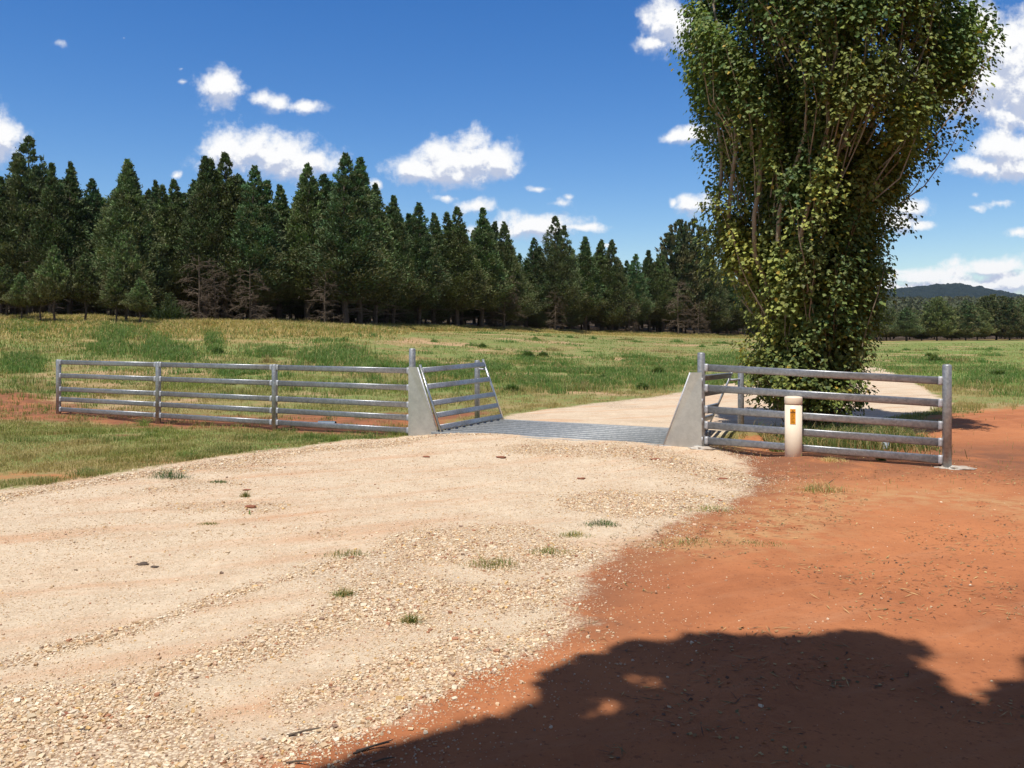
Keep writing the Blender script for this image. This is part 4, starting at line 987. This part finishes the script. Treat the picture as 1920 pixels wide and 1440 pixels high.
for i, (px, py, sp, h, lab, cols) in enumerate(TW):
    x, y = gp(px, py, 0.03 if py < 900 else 0.0)
    cols = [c*1.35 for c in cols]; me = tuft_mesh(x, y, int(110+420*sp), sp*.5, h*1.5, cols, 100+i, lean=.9, w=.0045, flat=.55)
    tag(obj('weed_tuft', me, None, (x, y, 0)), lab, 'weed', 'weeds on the road and verges')
for i, (px, py, h, lab) in enumerate([(408,668,.38,'dark green bushy weed behind the second fence bay'),(990,662,.42,'round green weed, left of a pair beyond the grid'),(1018,660,.34,'round green weed, right of a pair beyond the grid'),(905,655,.3,'small green weed above the left support post'),
      (720,646,.3,'dark weed left of the tall left post top'),(960,732,.28,'green tuft in the verge beyond the left support post'),(1130,712,.25,'green tuft in the middle of the verge'),(1235,700,.34,'bright green clump near the right plate'),(1205,728,.24,'bare stemmed weed near the road beyond the grid'),
      (1752,660,.5,'dark round bush out in the right paddock'),(1742,652,.3,'small bush beside the dark round paddock bush'),(430,722,.2,'spiky green tuft behind the third fence bay'),(1870,705,.35,'green clump right of the end post'),(318,597,1.1,'low dark shrub at the foot of the stand')]):
    z = .5 if py < 700 else .05
    if py < 600: x, y = at(px, -4)
    else: x, y = gp(px, py, z)
    h = h*(.62 if py > 600 else 1); sp = h*.6; n = 420; me = tuft_mesh(x, y, n, sp, h*1.7, [GREEN*.7, GREEN, TEAL*1.4, LIME*.7] if py > 600 else [GREEN*.3, TEAL*.5], 200+i, lean=.7, w=max(.010, .0011*y), flat=.8)
    tag(obj('field_weed', me, None, (x, y, 0)), lab, 'weed', 'larger weeds in the field')
# long grass round the foot of the poplar and in the drain
r = np.random.default_rng(44); n = 6500; X = 4.7+np.clip(r.normal(size=n)*.6, -1, .95); Y = 12.1+r.normal(size=n)*.45
k = road_val(X, Y) < -.05
me = blades('drain_grass', X[k], Y[k], r.uniform(.08, .30, k.sum()), np.full(k.sum(), .009), np.where(r.random((k.sum(), 1)) < .4, DRY, GREEN*.8)*r.uniform(.7, 1.2, (k.sum(), 1)), r, lean=.6)
tag(obj('drain_grass', me), 'rank green and straw grass at the foot of the poplar behind the short fence', 'grass', kind='stuff')

# clods, dung, stones and sticks
CL = [(470,949,.05,'clod','brown clod on the pale road left of centre'),(268,1056,.03,'darkclod','dark crumbled dung on the packed gravel at left'),(290,1060,.022,'darkclod','small dark crumb beside the crumbled dung'),(940,862,.05,'clod','reddish clod on the road before the grid'),
      (800,860,.04,'clod','flat brown clod below the left plate'),(1230,870,.05,'clod','brown clod near the right plate'),(1090,897,.04,'clod','small brown clod on the road centre'),(462,918,.03,'clod','tiny clod on the left of the road'),
      (65,797,.05,'clod','rust red stone on the left verge before the fence'),(1356,897,.05,'clod','rusty clod at the gravel tip'),(125,1342,.02,'clod','orange brown stone at lower left'),(155,1370,.018,'darkclod','dark stone in the lower left gravel')]
for i, (px, py, s, mt, lab) in enumerate(CL):
    x, y = gp(px, py); tag(blob('clod' if mt == 'clod' else 'dung', M[mt], (x, y, gzf(x, y)+s*.05), (s*1.2, s, s*.28), 60+i, n=3, amp=.6), lab, 'clod', 'clods and stones on the ground')
for i, (px, py, ln, an, lab) in enumerate([(700,1408,.16,.5,'dark forked stick on the red dirt at the shadow edge'),(560,1440,.10,-.2,'thin curved twig on stones at the bottom edge'),(1560,905,.22,.9,'long dry straw leaning before the marker post'),(1615,848,.16,1.2,'pale straw stalk standing against the bottom rail'),(570,1378,.12,.3,'brown bark strips caught in the gravel edge'),(720,1432,.08,.05,'pale straw lying in the shadow')]):
    x, y = gp(px, py); r = np.random.default_rng(300+i); m = MB(); d = np.array([math.cos(an), math.sin(an), .06])
    for j in range(4 if i in (0, 4) else 1):
        dd = d+r.normal(size=3)*np.array([.35, .35, .05])*(j > 0); m.tube([(-dd[0]*ln/2, -dd[1]*ln/2, .006), (0, .01, .012), (dd[0]*ln/2, dd[1]*ln/2, .012+(.12 if i == 3 else .01))], [.003, .004, .0015], 5)
    tag(m.build('stick', M['dead'] if i not in (0,) else M['bark'], None, False, (x, y, gzf(x, y))), lab, 'stick')

def litter():
    r = np.random.default_rng(71); n = 26000; X = r.uniform(-1.5, 8, n); Y = 2.9+8.5*r.random(n)**1.2
    rv = sdf_poly(X, Y, ROAD1); rd = sdf_poly(X, Y, RED); k = (rd > -.2) & (rv < .25) & (fbm(X*1.4+3, Y*1.4, 3)+.16*np.exp(-(polydist(X, Y, [gp(1270, 1010), gp(1420, 1000), gp(1560, 930), gp(1780, 930), gp(1960, 960)])/.4)**2)+.25*np.exp(-((Y-6.3)/.9)**2)*(X < 3.2)+.2*np.exp(-((Y-9.4)/.5)**2) > .60)
    X, Y = X[k], Y[k]; n = len(X); Z = gz(X, Y, False)+.004; a = r.normal(size=n)*.8
    st = r.random(n) < .55; L = np.where(st, r.uniform(.02, .10, n), r.uniform(.008, .022, n)); Wd = np.where(st, .0025, L*.5)
    d = np.stack([np.cos(a), np.sin(a), r.normal(size=n)*.12], 1); sd = np.stack([-np.sin(a), np.cos(a), r.normal(size=n)*.3], 1)
    p = np.stack([X, Y, Z+np.abs(d[:, 2])*L*.5], 1)
    V = np.stack([p-d*L[:, None]*.5, p+sd*Wd[:, None], p+d*L[:, None]*.5, p-sd*Wd[:, None]], 1).reshape(-1, 3)
    pal = np.array([(.50, .36, .16), (.36, .22, .10), (.14, .08, .05), (.20, .16, .07)]); c = pal[r.integers(0, 4, n)]*r.uniform(.7, 1.1, (n, 1))
    tag(obj('leaf_litter', mesh_arr('leaf_litter', V, np.arange(4*n).reshape(n, 4), M['stone'], col=np.repeat(c, 4, 0))), 'straw and dry leaf litter scattered over the red dirt', 'litter', kind='stuff')
litter()
# air
def haze():
    x0, x1, y0, y1, z0, z1 = -3900, 3900, -100, 4000, -6, 165
    m = MB(); m.add([(x0,y0,z0),(x1,y0,z0),(x1,y1,z0),(x0,y1,z0),(x0,y0,z1),(x1,y0,z1),(x1,y1,z1),(x0,y1,z1)], [(0,3,2,1),(4,5,6,7),(0,1,5,4),(1,2,6,5),(2,3,7,6),(3,0,4,7)])
    mt = bpy.data.materials.new('haze'); mt.use_nodes = True; N = NT(mt.node_tree); N.n.clear()
    v = N.node('ShaderNodeVolumePrincipled'); v.inputs['Color'].default_value = (.62, .78, 1, 1); v.inputs['Density'].default_value = .00005; v.inputs['Anisotropy'].default_value = .1
    o = N.node('ShaderNodeOutputMaterial'); N.l.new(v.outputs[0], o.inputs['Volume'])
    tag(m.build('haze', mt), kind='stuff')
haze()
